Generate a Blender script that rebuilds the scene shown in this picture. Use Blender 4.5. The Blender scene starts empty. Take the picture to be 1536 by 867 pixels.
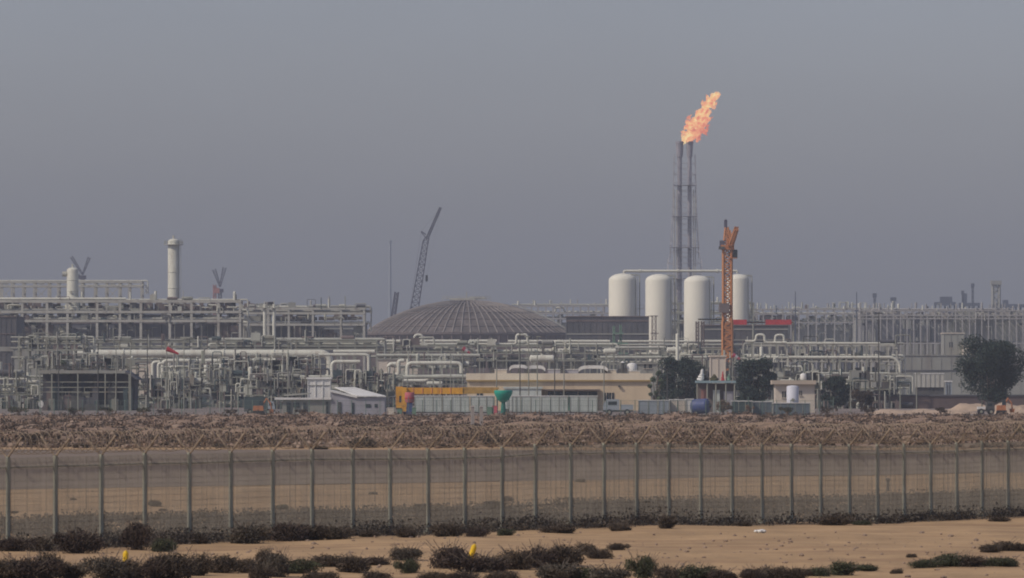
import bpy, math, random
import numpy as np
from mathutils import Vector, noise as mn
R = math.radians
C = bpy.context.scene.collection
F = 10000.0      # focal length in photo pixels (photo 1536 x 867)
HC = 5.2         # eye height
HY = 574.0       # horizon row
def X(px, d): return (px - 768.0) / F * d
def Z(py, d): return HC + (HY - py) / F * d
def D(py): return HC * F / (py - HY)      # distance of a ground row
def S(px, d): return px / F * d
def sst(a, b, x):
    t = min(1, max(0, (x - a) / (b - a))); return t * t * (3 - 2 * t)
# ---------------------------------------------------------------- materials
MATS = {}
def mat(name, col, rough=0.75, var=0.18, scale=0.6, metal=0.0, bump=0.0, bscale=4.0, stain=None, samt=0.0, stretch=(1, 1, 1), smap=(1, 1, 0.25)):
    if name in MATS: return MATS[name]
    m = bpy.data.materials.new(name); m.use_nodes = True
    nt = m.node_tree; n = nt.nodes; l = nt.links
    b = n['Principled BSDF']; b.inputs['Roughness'].default_value = rough; b.inputs['Metallic'].default_value = metal
    b.inputs['Specular IOR Level'].default_value = 0.25
    tc = n.new('ShaderNodeTexCoord'); mp = n.new('ShaderNodeMapping'); mp.inputs['Scale'].default_value = stretch
    l.new(tc.outputs['Object'], mp.inputs['Vector'])
    nz = n.new('ShaderNodeTexNoise'); nz.inputs['Scale'].default_value = scale; nz.inputs['Detail'].default_value = 6; nz.inputs['Roughness'].default_value = 0.65
    l.new(mp.outputs['Vector'], nz.inputs['Vector'])
    cr = n.new('ShaderNodeValToRGB'); e = cr.color_ramp.elements
    e[0].position = 0.3; e[1].position = 0.7
    e[0].color = [c * (1 - var) for c in col] + [1]; e[1].color = [min(1, c * (1 + var)) for c in col] + [1]
    l.new(nz.outputs['Fac'], cr.inputs['Fac']); out = cr.outputs['Color']
    if stain:
        n2 = n.new('ShaderNodeTexNoise'); n2.inputs['Scale'].default_value = scale * 2.3; n2.inputs['Detail'].default_value = 5
        mp2 = n.new('ShaderNodeMapping'); mp2.inputs['Scale'].default_value = smap; mp2.inputs['Location'].default_value = (7, 3, 1)
        l.new(tc.outputs['Object'], mp2.inputs['Vector']); l.new(mp2.outputs['Vector'], n2.inputs['Vector'])
        r2 = n.new('ShaderNodeValToRGB'); r2.color_ramp.elements[0].position = 0.5; r2.color_ramp.elements[1].position = 0.72
        r2.color_ramp.elements[1].color = (samt, samt, samt, 1)
        l.new(n2.outputs['Fac'], r2.inputs['Fac'])
        mx = n.new('ShaderNodeMix'); mx.data_type = 'RGBA'; l.new(r2.outputs['Color'], mx.inputs['Factor']); l.new(out, mx.inputs['A'])
        mx.inputs['B'].default_value = (*stain, 1); out = mx.outputs['Result']
    l.new(out, b.inputs['Base Color'])
    if bump:
        n3 = n.new('ShaderNodeTexNoise'); n3.inputs['Scale'].default_value = bscale; n3.inputs['Detail'].default_value = 5
        l.new(mp.outputs['Vector'], n3.inputs['Vector'])
        bp = n.new('ShaderNodeBump'); bp.inputs['Strength'].default_value = 0.8; bp.inputs['Distance'].default_value = bump
        l.new(n3.outputs['Fac'], bp.inputs['Height']); l.new(bp.outputs['Normal'], b.inputs['Normal'])
    MATS[name] = m
    return m
rust = (0.16, 0.09, 0.055)
SAND = mat('sand', (0.41, 0.272, 0.140), 0.95, 0.22, 0.30, bump=0.16, bscale=0.9, stain=(0.29, 0.18, 0.095), samt=0.85, stretch=(1, 0.5, 1), smap=(.10, .75, 1))
GRAVELROAD = mat('gravel_road', (0.20, 0.155, 0.113), 0.95, 0.12, 0.15, stretch=(1, 0.4, 1), bump=0.02, bscale=3)
YARD = mat('yard', (0.22, 0.18, 0.15), 0.95, 0.2, 0.03, stretch=(1, 0.3, 1))
WHITE = mat('white_paint', (0.70, 0.69, 0.63), 0.55, 0.07, 0.25, stain=(0.42, 0.36, 0.29), samt=0.45)
TANK = mat('tank_paint', (0.76, 0.735, 0.60), 0.6, 0.06, 0.08, stain=(0.55, 0.49, 0.39), samt=0.5)
PIPE = mat('pipe_cladding', (0.47, 0.475, 0.385), 0.55, 0.16, 0.25, metal=0.1, stain=(0.27, 0.22, 0.17), samt=0.5)
PIPEW = mat('pipe_white', (0.63, 0.625, 0.51), 0.5, 0.1, 0.3, stain=(0.36, 0.30, 0.23), samt=0.5)
STEEL = mat('frame_steel', (0.29, 0.295, 0.235), 0.7, 0.2, 0.3, stain=rust, samt=0.5)
STEELL = mat('frame_steel_pale', (0.45, 0.44, 0.37), 0.7, 0.14, 0.3, stain=rust, samt=0.35)
DARK = mat('dark_steel', (0.085, 0.085, 0.078), 0.7, 0.35, 0.4, stain=(0.15, 0.12, 0.1), samt=0.5)
DARKW = mat('dark_cladding', (0.095, 0.095, 0.098), 0.75, 0.22, 0.12, stain=(0.16, 0.14, 0.13), samt=0.5)
BROWNST = mat('brown_steel', (0.17, 0.135, 0.12), 0.8, 0.25, 0.2, stain=(0.1, 0.07, 0.06), samt=0.6)
GREYW = mat('grey_cladding', (0.31, 0.31, 0.265), 0.75, 0.14, 0.1, stain=(0.2, 0.17, 0.14), samt=0.5)
LILAC = mat('lilac_grey_wall', (0.36, 0.35, 0.37), 0.7, 0.08, 0.3, stain=(0.25, 0.22, 0.2), samt=0.5)
BEIGE = mat('beige_render', (0.66, 0.53, 0.35), 0.85, 0.08, 0.15, stain=(0.42, 0.31, 0.2), samt=0.6)
CREAM = mat('cream_render', (0.62, 0.55, 0.44), 0.85, 0.08, 0.2, stain=(0.4, 0.33, 0.25), samt=0.5)
OCHRE = mat('ochre_trim', (0.36, 0.25, 0.09), 0.8, 0.15, 0.3)
GLASS = mat('dark_glass', (0.035, 0.045, 0.05), 0.25, 0.3, 0.6)
YELL = mat('yellow_paint', (0.72, 0.36, 0.03), 0.5, 0.15, 0.5, stain=(0.42, 0.16, 0.03), samt=0.7)
ORANGE = mat('orange_paint', (0.62, 0.24, 0.07), 0.55, 0.2, 0.4, stain=(0.3, 0.11, 0.05), samt=0.7)
RED = mat('red_paint', (0.52, 0.055, 0.06), 0.6, 0.2, 0.5)
PINK = mat('pink_red', (0.62, 0.13, 0.16), 0.6, 0.15, 0.6)
TEAL = mat('teal_plastic', (0.015, 0.29, 0.20), 0.6, 0.15, 0.5)
GRNSTEEL = mat('green_steel', (0.17, 0.27, 0.19), 0.7, 0.2, 0.4)
BLUE = mat('navy_paint', (0.055, 0.08, 0.21), 0.5, 0.2, 0.5, stain=(0.15, 0.16, 0.2), samt=0.5)
TEALD = mat('dark_teal_tarp', (0.06, 0.085, 0.085), 0.8, 0.25, 0.5)
PALEGRN = mat('pale_green_panel', (0.53, 0.57, 0.51), 0.7, 0.1, 0.4, stain=(0.3, 0.32, 0.28), samt=0.6)
PALEBLU = mat('pale_blue_panel', (0.33, 0.37, 0.39), 0.7, 0.1, 0.4, stain=(0.22, 0.23, 0.23), samt=0.6)
CONC = mat('concrete', (0.36, 0.33, 0.29), 0.9, 0.12, 0.4, stain=(0.25, 0.21, 0.17), samt=0.5)
TYRE = mat('tyre_rubber', (0.03, 0.03, 0.032), 0.9, 0.2, 1.0)
FPOST = mat('fence_post_green', (0.31, 0.32, 0.25), 0.6, 0.18, 1.2, stain=(0.16, 0.12, 0.09), samt=0.4)
FWIRE = mat('fence_wire', (0.245, 0.22, 0.175), 0.6, 0.2, 0.8)
RAZOR = mat('razor_wire', (0.28, 0.22, 0.155), 0.6, 0.3, 1.2)
YMARK = mat('yellow_marker', (0.72, 0.47, 0.02), 0.5, 0.12, 3)
CRANE = mat('crane_blue_grey', (0.10, 0.095, 0.12), 0.7, 0.2, 0.2)
CRANER = mat('crane_orange', (0.50, 0.215, 0.075), 0.6, 0.15, 0.2, stain=(0.42, 0.14, 0.05), samt=0.6)
SANDP = mat('pale_sand', (0.44, 0.33, 0.23), 0.95, 0.2, 0.3, bump=.1)
STEELD = mat('frame_steel_dark', (0.23, 0.24, 0.185), 0.75, 0.3, 0.4, stain=rust, samt=0.5)
ROCK = mat('rock', (0.27, 0.20, 0.145), 0.95, 0.3, 0.6)
BARK = mat('bark', (0.16, 0.13, 0.10), 0.95, 0.25, 2)
def leafmat(name, col, var=0.45, sc=1.2):
    m = mat(name, col, 0.8, var, sc); return m
LF_DARK = leafmat('dark_evergreen_leaf', (0.033, 0.052, 0.040))
LF_OLIVE = leafmat('olive_leaf', (0.105, 0.135, 0.075))
LF_BROWN = leafmat('brown_twig_leaf', (0.070, 0.052, 0.035))
LF_MID = leafmat('grey_brown_twig_leaf', (0.105, 0.083, 0.060))
LF_PURP = leafmat('purplish_twig_leaf', (0.060, 0.042, 0.032))
LF_GREEN = leafmat('dull_green_leaf', (0.060, 0.066, 0.034))
LF_SCRUB = leafmat('grey_scrub_leaf', (0.092, 0.078, 0.058), 0.5, 0.7)
LF_STRAW = leafmat('straw_leaf', (0.20, 0.138, 0.092), 0.5, 0.5)
# ---------------------------------------------------------------- mesh builder
class MB:
    def __init__(s): s.v = []; s.f = []; s.sm = []
    def add(s, v, f, smooth=False):
        o = len(s.v); s.v += [tuple(p) for p in v]; s.f += [tuple(i + o for i in q) for q in f]; s.sm += [smooth] * len(f); return s
    def box(s, c, d, rz=0, taper=1.0):
        cx, cy, cz = c; x, y, z = d[0] / 2, d[1] / 2, d[2] / 2; ca, sa = math.cos(rz), math.sin(rz); vs = []
        for k in (-1, 1):
            t = taper if k > 0 else 1
            for a, b in ((-1, -1), (1, -1), (1, 1), (-1, 1)):
                px, py = a * x * t, b * y * t
                vs.append((cx + px * ca - py * sa, cy + px * sa + py * ca, cz + k * z))
        return s.add(vs, [(3, 2, 1, 0), (4, 5, 6, 7), (0, 1, 5, 4), (1, 2, 6, 5), (2, 3, 7, 6), (3, 0, 4, 7)])
    def bb(s, x0, x1, y0, y1, z0, z1): return s.box(((x0 + x1) / 2, (y0 + y1) / 2, (z0 + z1) / 2), (abs(x1 - x0), abs(y1 - y0), abs(z1 - z0)))
    def tube(s, p0, p1, r0, r1=None, n=8, cap=True, smooth=True):
        r1 = r0 if r1 is None else r1
        p0 = Vector(p0); p1 = Vector(p1); a = (p1 - p0)
        if a.length < 1e-6: return s
        a.normalize(); u = a.orthogonal().normalized() if abs(a.z) > .99 else Vector((0, 0, 1)).cross(a).normalized(); w = a.cross(u)
        vs = []
        for p, r in ((p0, r0), (p1, r1)):
            for i in range(n):
                t = 2 * math.pi * (i + .5) / n; vs.append(p + u * (r * math.cos(t)) + w * (r * math.sin(t)))
        s.add(vs, [(i, (i + 1) % n, n + (i + 1) % n, n + i) for i in range(n)], smooth and n > 4)
        if cap: s.add(vs, [tuple(range(n - 1, -1, -1)), tuple(range(n, 2 * n))])
        return s
    def bar(s, p0, p1, w): return s.tube(p0, p1, w * .7071, None, 4)
    def path(s, pts, r, n=8, bend=0):
        P = [Vector(p) for p in pts]
        if bend:
            Q = [P[0]]
            for i in range(1, len(P) - 1):
                a = (P[i - 1] - P[i]); b = (P[i + 1] - P[i]); k = min(bend, a.length * .49, b.length * .49)
                a.normalize(); b.normalize(); p, q = P[i] + a * k, P[i] + b * k
                for j in range(6):
                    t = j / 5; Q.append(p * (1 - t) ** 2 + P[i] * 2 * t * (1 - t) + q * t * t)
            Q.append(P[-1]); P = Q
        rings = []; pu = None
        for i, p in enumerate(P):
            a = (P[min(i + 1, len(P) - 1)] - P[max(i - 1, 0)]).normalized()
            if pu is None: u = a.orthogonal().normalized()
            else:
                u = pu - a * pu.dot(a); u.normalize()
            pu = u; w = a.cross(u)
            rings.append([p + u * (r * math.cos(2 * math.pi * k / n)) + w * (r * math.sin(2 * math.pi * k / n)) for k in range(n)])
        vs = [q for g in rings for q in g]; fs = []
        for i in range(len(rings) - 1):
            for k in range(n): fs.append((i * n + k, i * n + (k + 1) % n, (i + 1) * n + (k + 1) % n, (i + 1) * n + k))
        s.add(vs, fs, True); s.add(vs, [tuple(range(n - 1, -1, -1)), tuple((len(rings) - 1) * n + k for k in range(n))])
        return s
    def lathe(s, c, prof, n=24):
        vs = []; fs = []
        for r, z in prof:
            for k in range(n):
                t = 2 * math.pi * k / n; vs.append((c[0] + r * math.cos(t), c[1] + r * math.sin(t), c[2] + z))
        for i in range(len(prof) - 1):
            for k in range(n): fs.append((i * n + k, i * n + (k + 1) % n, (i + 1) * n + (k + 1) % n, (i + 1) * n + k))
        s.add(vs, fs, True); s.add(vs, [tuple(range(n - 1, -1, -1)), tuple((len(prof) - 1) * n + k for k in range(n))]); return s
    def ball(s, c, r, n=10, sq=1.0): return s.lathe(c, [(max(.001, r * math.cos(t)), r * sq * math.sin(t)) for t in [R(-90 + 180 * i / n) for i in range(n + 1)]], n * 2)
    def drum(s, p0, p1, r, n=16):
        p0 = Vector(p0); p1 = Vector(p1); a = (p1 - p0).normalized()
        pts = []; 
        for t in (0, .35, .7, 1): pts.append((p0 - a * (r * .45 * (1 - t)), r * math.sqrt(max(.0004, 1 - (1 - t) ** 2))))
        for t in (1, .7, .35, 0): pts.append((p1 + a * (r * .45 * (1 - t)), r * math.sqrt(max(.0004, 1 - (1 - t) ** 2))))
        for (a0, r0), (a1, r1) in zip(pts, pts[1:]): s.tube(a0, a1, r0, r1, n, cap=False)
        return s
    def lattice(s, p0, p1, w0, w1, n, t, face=4):
        p0 = Vector(p0); p1 = Vector(p1); a = (p1 - p0).normalized()
        u = Vector((1, 0, 0)); u = (u - a * u.dot(a)).normalized(); w = a.cross(u)
        def cor(k, i):
            f = i / n; ww = w0 + (w1 - w0) * f; q = ((-1, -1), (1, -1), (1, 1), (-1, 1))[k]
            return p0.lerp(p1, f) + u * (q[0] * ww / 2) + w * (q[1] * ww / 2)
        for k in range(4): s.bar(cor(k, 0), cor(k, n), t)
        for i in range(n):
            for k in range(4):
                a_, b_ = (i, i + 1) if (i + k) % 2 else (i + 1, i)
                s.bar(cor(k, a_), cor((k + 1) % 4, b_), t * .7); s.bar(cor(k, i), cor((k + 1) % 4, i), t * .6)
        return s
    def build(s, name, m, parent=None, label=None):
        me = bpy.data.meshes.new(name); o = Vector((0, 0, 0))
        q = parent
        while q is not None: o += q.location; q = q.parent
        me.from_pydata([(x - o.x, y - o.y, z - o.z) for x, y, z in s.v], [], s.f)
        me.polygons.foreach_set('use_smooth', s.sm); me.materials.append(m); me.update()
        ob = bpy.data.objects.new(name, me); C.objects.link(ob)
        if parent is not None: ob.parent = parent
        if label: ob['label'] = label
        return ob
    def solo(s, name, m, loc):
        """a one-mesh top-level object with its origin at loc"""
        me = bpy.data.meshes.new(name); me.from_pydata([(x - loc[0], y - loc[1], z - loc[2]) for x, y, z in s.v], [], s.f)
        me.polygons.foreach_set('use_smooth', s.sm); me.materials.append(m); me.update()
        ob = bpy.data.objects.new(name, me); C.objects.link(ob); ob.location = loc; return ob
def tag(o, label=None, cat=None, group=None, kind=None):
    for k, v in (('label', label), ('category', cat), ('group', group), ('kind', kind)):
        if v: o[k] = v
    return o
def empty(name, loc, label, cat, group=None):
    o = bpy.data.objects.new(name, None); C.objects.link(o); o.location = loc; o.empty_display_size = .5
    return tag(o, label, cat, group)
def copy_tree(o, parent=None):
    c = o.copy(); C.objects.link(c)
    if parent is not None: c.parent = parent
    for ch in list(o.children): copy_tree(ch, c)
    return c
# ---------------------------------------------------------------- terrain
def road_near(x): return 333 + (x + 16) * 1.15
def gz(x, y):
    if y < 10: return 0.0
    v = Vector((x / 11.0, y / 20.0, 0.3)); z = 0.20 * mn.noise(v) + 0.06 * mn.noise(Vector((x / 2.2, y / 4.5, 5)))
    nr = road_near(x)
    z *= 1 - sst(nr - 12, nr, y) * (1 - sst(515, 535, y))
    if y > 520:
        k = sst(520, 600, y) * (1 - sst(985, 1035, y))
        n1 = mn.noise(Vector((x / 4.5, y / 28.0, 9))); n2 = mn.noise(Vector((x / 1.6, y / 9.0, 2)))
        z = k * (0.9 * max(0, n1) + 0.22 * n2 + 0.1)
    return z if y < 1040 else 0.0
def sheet(name, rows, cols, fx, m, dz, kind='structure', zf=gz):
    v = []; f = []
    for y in rows:
        a, b = fx(y)
        for i in range(cols + 1):
            x = a + (b - a) * i / cols; v.append((x, y, zf(x, y) + dz))
    w = cols + 1
    for j in range(len(rows) - 1):
        for i in range(cols): f.append((j * w + i, j * w + i + 1, (j + 1) * w + i + 1, (j + 1) * w + i))
    b = MB(); b.add(v, f, True); o = b.build(name, m); tag(o, kind=kind); return o
rows = [-60, -20, 20, 60, 100, 130]; y = 140.0
while y < 1060: rows.append(y); y *= 1.0052
while y < 9000: rows.append(y); y *= 1.09
rows.append(9000)
sheet('ground', rows, 400, lambda y: (-(60 + .12 * max(0, y)), 60 + .12 * max(0, y)), SAND, 0)
SOIL = mat('spoil_soil', (0.29, 0.195, 0.125), 0.95, 0.38, 0.22, stain=(.14, .10, .07), samt=.75, bump=.1)
sheet('spoil_ground', [r for r in rows if 534 < r < 1030], 400, lambda y: (-(60 + .12 * max(0, y)), 60 + .12 * max(0, y)), SOIL, .03)
def road_sheet():
    v = []; f = []; xs = [-90 + 3.0 * i for i in range(61)]
    for k, x in enumerate(xs):
        a = road_near(x); wob = 4 * mn.noise(Vector((x / 9, 3, 3)))
        v += [(x, a + wob, .02), (x, 515 + 3 * wob, .02)]
        if k: o = 2 * k; f.append((o - 2, o, o + 1, o - 1))
    b = MB(); b.add(v, f); tag(b.build('gravel_road', GRAVELROAD), kind='structure')
road_sheet()
b = MB(); b.add([(-320, 1045, .03), (320, 1045, .03), (1500, 6500, .03), (-1500, 6500, .03)], [(0, 1, 2, 3)]); tag(b.build('plant_yard_ground', YARD), kind='structure')
# ---------------------------------------------------------------- leaf clouds
def quadcloud(cent, size, seed, vert=0.0, mats=None):
    r = np.random.default_rng(seed); n = len(cent); cent = np.asarray(cent)
    a = r.normal(size=(n, 3)); a[:, 2] += vert; a /= np.linalg.norm(a, axis=1)[:, None]
    b_ = r.normal(size=(n, 3)); b_ -= a * (a * b_).sum(1)[:, None]; b_ /= np.linalg.norm(b_, axis=1)[:, None]
    s = (size if np.ndim(size) else np.full(n, size)) * r.uniform(.6, 1.4, n)
    a = a * (s * .5)[:, None]; b_ = b_ * (s * .28)[:, None]
    v = np.stack([cent - a, cent + b_, cent + a, cent - b_], 1).reshape(-1, 3)
    f = np.arange(4 * n).reshape(n, 4)
    return v.tolist(), f.tolist()
def qobj(name, cent, size, seed, m, parent=None, vert=0.0):
    v, f = quadcloud(cent, size, seed, vert); b = MB(); b.v = v; b.f = f; b.sm = [False] * len(f)
    return b.build(name, m, parent)
# ---------------------------------------------------------------- shrubs
def shrub_proto(name, seed, w, h, m, n=4600, leaf=.10, lobes=11):
    r = np.random.default_rng(seed); pts = []
    cs = [(0, 0, .42 * h, .38)] * 3 + [(r.uniform(-.32, .32) * w, r.uniform(-.3, .3) * w, r.uniform(.22, .66) * h, r.uniform(.16, .27)) for _ in range(lobes - 3)]
    for cx, cy, cz, q in cs:
        k = n // lobes; u = r.normal(size=(k, 3)); u /= np.linalg.norm(u, axis=1)[:, None]
        rad = r.uniform(.2, 1.06, k)[:, None] ** .6; rad[::7] *= r.uniform(1.0, 1.38, rad[::7].shape)
        p = u * rad * np.array([q * w, q * w, q * h * 1.42]) + [cx, cy, cz]; pts.append(p)
    p = np.concatenate(pts); p = p[p[:, 2] > -.02]
    root = empty(name, (0, 0, 0), '', '', None)
    qobj('foliage', p, leaf, seed, m, root, .3)
    b = MB(); rr = random.Random(seed)
    for i in range(34):
        t = rr.uniform(0, 6.28); l = rr.uniform(.2, .56) * w; x, y = math.cos(t) * l, math.sin(t) * l; z = rr.uniform(.45, 1.25) * h
        b.path([(x * .1, y * .1, 0), (x * .5, y * .5, z * .6), (x, y, z)], .012, 4)
    b.build('stem', BARK, root); return root
PROT = {}
spec = dict(brown=(LF_BROWN, 'brown'), purple=(LF_PURP, 'purplish brown'), green=(LF_GREEN, 'dull green'), grey=(LF_SCRUB, 'grey olive'))
for kname, (m, w) in spec.items():
    PROT[kname] = [[shrub_proto('desert_shrub', 11 + i * 7 + len(kname), 2.0, 1.0, m), False] for i in range(3)]
WORD = {k: v[1] for k, v in spec.items()}
SIZE = ['small', 'low', 'knee-high', 'broad']
def shrub(px, base, wpx, top, kind, label, group, seed):
    d = D(base) if base < 866 else 176 + (876 - base) * .2
    x = X(px, d); z = gz(x, d); rr = random.Random(seed)
    pr = PROT[kind][seed % 3]
    if not pr[1]: o = pr[0]; pr[1] = True
    else: o = copy_tree(pr[0])
    w = S(wpx, d); h = S(base - top, d)
    o.location = (x, d, z - .03); o.rotation_euler = (0, 0, 0 if not pr[1] else rr.uniform(0, 6.28))
    s = w / 1.66; o.scale = (s, s, h * 1.06); tag(o, label, 'shrub', group); return o
def place(px):
    return ('at the left edge' if px < 60 else 'left of the upright yellow marker' if px < 172 else 'at the upright yellow marker' if px < 212 else
            'right of the upright yellow marker' if px < 400 else 'between the two yellow markers' if px < 660 else
            'around the tilted yellow marker' if px < 760 else 'right of the tilted yellow marker' if px < 930 else 'a little right of centre' if px < 1110 else 'towards the right' if px < 1345 else 'at the far right')
FS = [(8, 876, 60, 846, 'brown'), (42, 876, 70, 843, 'purple'), (75, 872, 48, 832, 'brown'), (108, 870, 44, 845, 'brown'), (160, 872, 66, 836, 'grey'), (196, 868, 44, 838, 'brown'),
      (232, 868, 44, 832, 'purple'), (262, 866, 70, 826, 'brown'), (296, 862, 40, 829, 'brown'), (330, 858, 52, 831, 'brown'), (370, 856, 48, 833, 'brown'), (396, 846, 26, 822, 'brown'),
      (415, 862, 44, 824, 'grey'), (392, 874, 40, 848, 'brown'), (450, 858, 60, 836, 'green'), (497, 848, 56, 829, 'brown'), (530, 856, 54, 830, 'brown'), (566, 846, 48, 832, 'purple'),
      (612, 842, 46, 821, 'grey'), (612, 856, 34, 833, 'green'), (672, 852, 58, 817, 'purple'), (716, 857, 76, 829, 'purple'), (745, 855, 44, 831, 'brown'), (775, 852, 54, 822, 'brown'),
      (806, 850, 52, 816, 'purple'), (846, 848, 58, 815, 'brown'), (880, 834, 36, 815, 'brown'), (898, 838, 36, 822, 'brown'), (927, 828, 28, 816, 'brown'),
      (700, 876, 50, 859, 'purple'), (752, 878, 46, 860, 'brown'), (650, 880, 40, 862, 'brown'), (560, 880, 42, 862, 'purple'), (480, 882, 50, 864, 'brown'),
      (836, 874, 70, 845, 'grey'), (876, 872, 60, 850, 'green'), (918, 876, 60, 852, 'grey'), (964, 862, 42, 827, 'green'), (1005, 866, 48, 842, 'brown'), (1046, 866, 56, 841, 'green'),
      (1082, 868, 46, 848, 'purple'), (1132, 866, 44, 845, 'purple'), (1160, 864, 44, 844, 'brown'), (1196, 864, 36, 846, 'brown'), (1226, 860, 40, 845, 'green'), (1262, 858, 44, 836, 'green'),
      (1294, 852, 50, 841, 'green'), (1345, 858, 20, 849, 'brown'), (1367, 838, 14, 831, 'brown'), (1390, 850, 44, 836, 'green'), (1424, 849, 52, 829, 'green'), (1456, 849, 40, 831, 'brown'),
      (1492, 848, 44, 833, 'green'), (1514, 848, 30, 833, 'green'), (1486, 828, 34, 815, 'brown'), (1508, 826, 40, 810, 'brown'), (1534, 826, 34, 814, 'brown')]
for i, (px, ba, w, top, k) in enumerate(FS):
    sz = SIZE[0] if w < 36 else SIZE[3] if w > 58 else ('tall' if ba - top > 28 else 'low')
    row = 'cut off by the bottom edge' if ba >= 872 else 'on near sand'
    lb = f'{sz} {WORD[k]} shrub {row}, {place(px)}'
    shrub(px, ba, w, top, k, lb, f'{sz} {WORD[k]} shrubs {row} {place(px)}', i)
def fplace(px):
    return 'left end' if px < 220 else 'left third' if px < 520 else 'middle' if px < 900 else 'right third' if px < 1250 else 'right end'
FB = [(20, 822, 50, 800, 'purple'), (62, 820, 36, 797, 'brown'), (118, 824, 60, 786, 'purple'), (205, 818, 44, 776, 'purple'), (246, 821, 40, 800, 'green'), (300, 812, 30, 796, 'brown'),
      (372, 812, 60, 782, 'grey'), (430, 809, 60, 780, 'purple'), (466, 808, 50, 784, 'brown'), (505, 808, 56, 788, 'brown'), (553, 806, 30, 795, 'brown'), (610, 805, 36, 788, 'brown'),
      (668, 805, 48, 784, 'brown'), (712, 805, 34, 790, 'purple'), (758, 803, 26, 792, 'green'), (838, 800, 54, 787, 'brown'), (930, 797, 34, 786, 'brown'), (1000, 795, 26, 775, 'brown'),
      (1116, 789, 26, 781, 'brown'), (1252, 784, 48, 768, 'brown'), (1292, 783, 26, 775, 'green'), (1338, 779, 34, 768, 'brown'), (1374, 777, 26, 766, 'brown'), (1500, 778, 28, 770, 'brown'), (1530, 771, 18, 764, 'brown')]
for i, (px, ba, w, top, k) in enumerate(FB):
    sz = 'small' if w < 32 else 'tall' if ba - top > 28 else 'wide'
    shrub(px, ba, w, top, k, f'{sz} {WORD[k]} shrub at the mesh fence foot, {fplace(px)}', f'{sz} {WORD[k]} shrubs by the fence foot, {fplace(px)}', i + 100)
FD = [(232, 757, 18, 746, 'grey'), (245, 765, 12, 760, 'brown'), (424, 763, 20, 754, 'green'), (459, 762, 14, 757, 'grey'), (742, 763, 36, 751, 'grey'), (762, 751, 16, 743, 'brown'), (633, 762, 20, 755, 'grey'),
      (870, 724, 14, 718, 'brown'), (22, 766, 12, 761, 'brown'), (110, 752, 10, 748, 'brown'), (560, 742, 14, 737, 'grey')]
for i, (px, ba, w, top, k) in enumerate(FD):
    shrub(px, ba, w, top, k, f'lone {WORD[k]} bush on the bare sand behind the fence, {fplace(px)}', f'lone {WORD[k]} bushes behind the fence, {fplace(px)}', i + 200)
FM = [(46, 668, 34, 650, 'brown'), (190, 664, 18, 657, 'brown'), (262, 668, 22, 660, 'brown'), (545, 672, 44, 655, 'grey'), (600, 668, 16, 661, 'brown'), (738, 670, 34, 657, 'brown'), (410, 666, 20, 659, 'brown'), (862, 665, 20, 657, 'brown'), (905, 668, 26, 662, 'brown'),
      (1020, 668, 22, 661, 'brown'), (1090, 662, 16, 655, 'brown'), (1225, 668, 20, 660, 'brown'), (1372, 662, 24, 652, 'brown'), (1440, 664, 20, 657, 'green'), (1530, 655, 24, 643, 'green'), (120, 672, 26, 665, 'brown'), (330, 672, 24, 666, 'grey'), (480, 674, 26, 668, 'brown'), (660, 672, 20, 666, 'brown'), (1160, 668, 18, 662, 'brown'), (1290, 668, 22, 662, 'brown')]
for i, (px, ba, w, top, k) in enumerate(FM):
    shrub(px, ba, w, top, k, f'dark {WORD[k]} bush clump on the spoil ground beyond the road, {fplace(px)}', f'dark {WORD[k]} clumps beyond the road, {fplace(px)}', i + 300)
# undergrowth band at the foot of the fence and the dry scrub of the spoil ground: uncountable
FA, FB_ = (X(12, 213.0), 213.0), (X(1512, 263.0), 263.0)
def fence_y(x): return FA[1] + (x - FA[0]) * (FB_[1] - FA[1]) / (FB_[0] - FA[0])
rg = np.random.default_rng(3)
cs = []
for i in range(3300):
    x = rg.uniform(-34, 36); y0 = fence_y(x); y = y0 + rg.uniform(-3.0, 40) ; w = rg.uniform(.3, 1.1); h = rg.uniform(.18, .62) * (1 if y < y0 + 28 else .6)
    if y > 0 and mn.noise(Vector((x / 3.0, y / 7.0, 1))) + .4 * rg.uniform(-1, 1) < -.28: continue
    k = int(30 + 60 * w); u = rg.normal(size=(k, 3)) * [w * .5, w * .5, h * .5]; u[:, 2] = np.minimum(np.abs(u[:, 2]), .9 * h); cs.append(u + [x, y, gz(x, y)])
cs = np.concatenate(cs); h_ = len(cs) * 3 // 5
cb_ = []
for i in range(1500):
    x = rg.uniform(-34, 36); y = fence_y(x) + rg.normal() * 2.2 + .8
    nn_ = mn.noise(Vector((x / 2.6, y / 4.0, 7)))
    if nn_ < (-.22 if x < 4 else .02) or y < fence_y(x) - 2.6: continue
    w = rg.uniform(.3, 1.0); h = rg.uniform(.22, .5) * (1 + 1.2 * max(0, nn_)) * (1.0 if x < 6 else .75); k = int(40 + 70 * w); u = rg.normal(size=(k, 3)) * [w * .5, w * .5, h * .5]; u[:, 2] = np.minimum(np.abs(u[:, 2]), .9 * h); cb_.append(u + [x, y, gz(x, y)])
tag(qobj('brush', np.concatenate(cb_), .095, 14, LF_MID, None, .6), 'dense ragged dark brown brush along the very foot of the fence', 'brush', kind='stuff')
tag(qobj('undergrowth', cs, .10, 4, LF_SCRUB, None, .6), 'grey olive low scrub growing in a band along the foot of the fence', 'undergrowth', kind='stuff')
cs = []; cs2 = []
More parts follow.
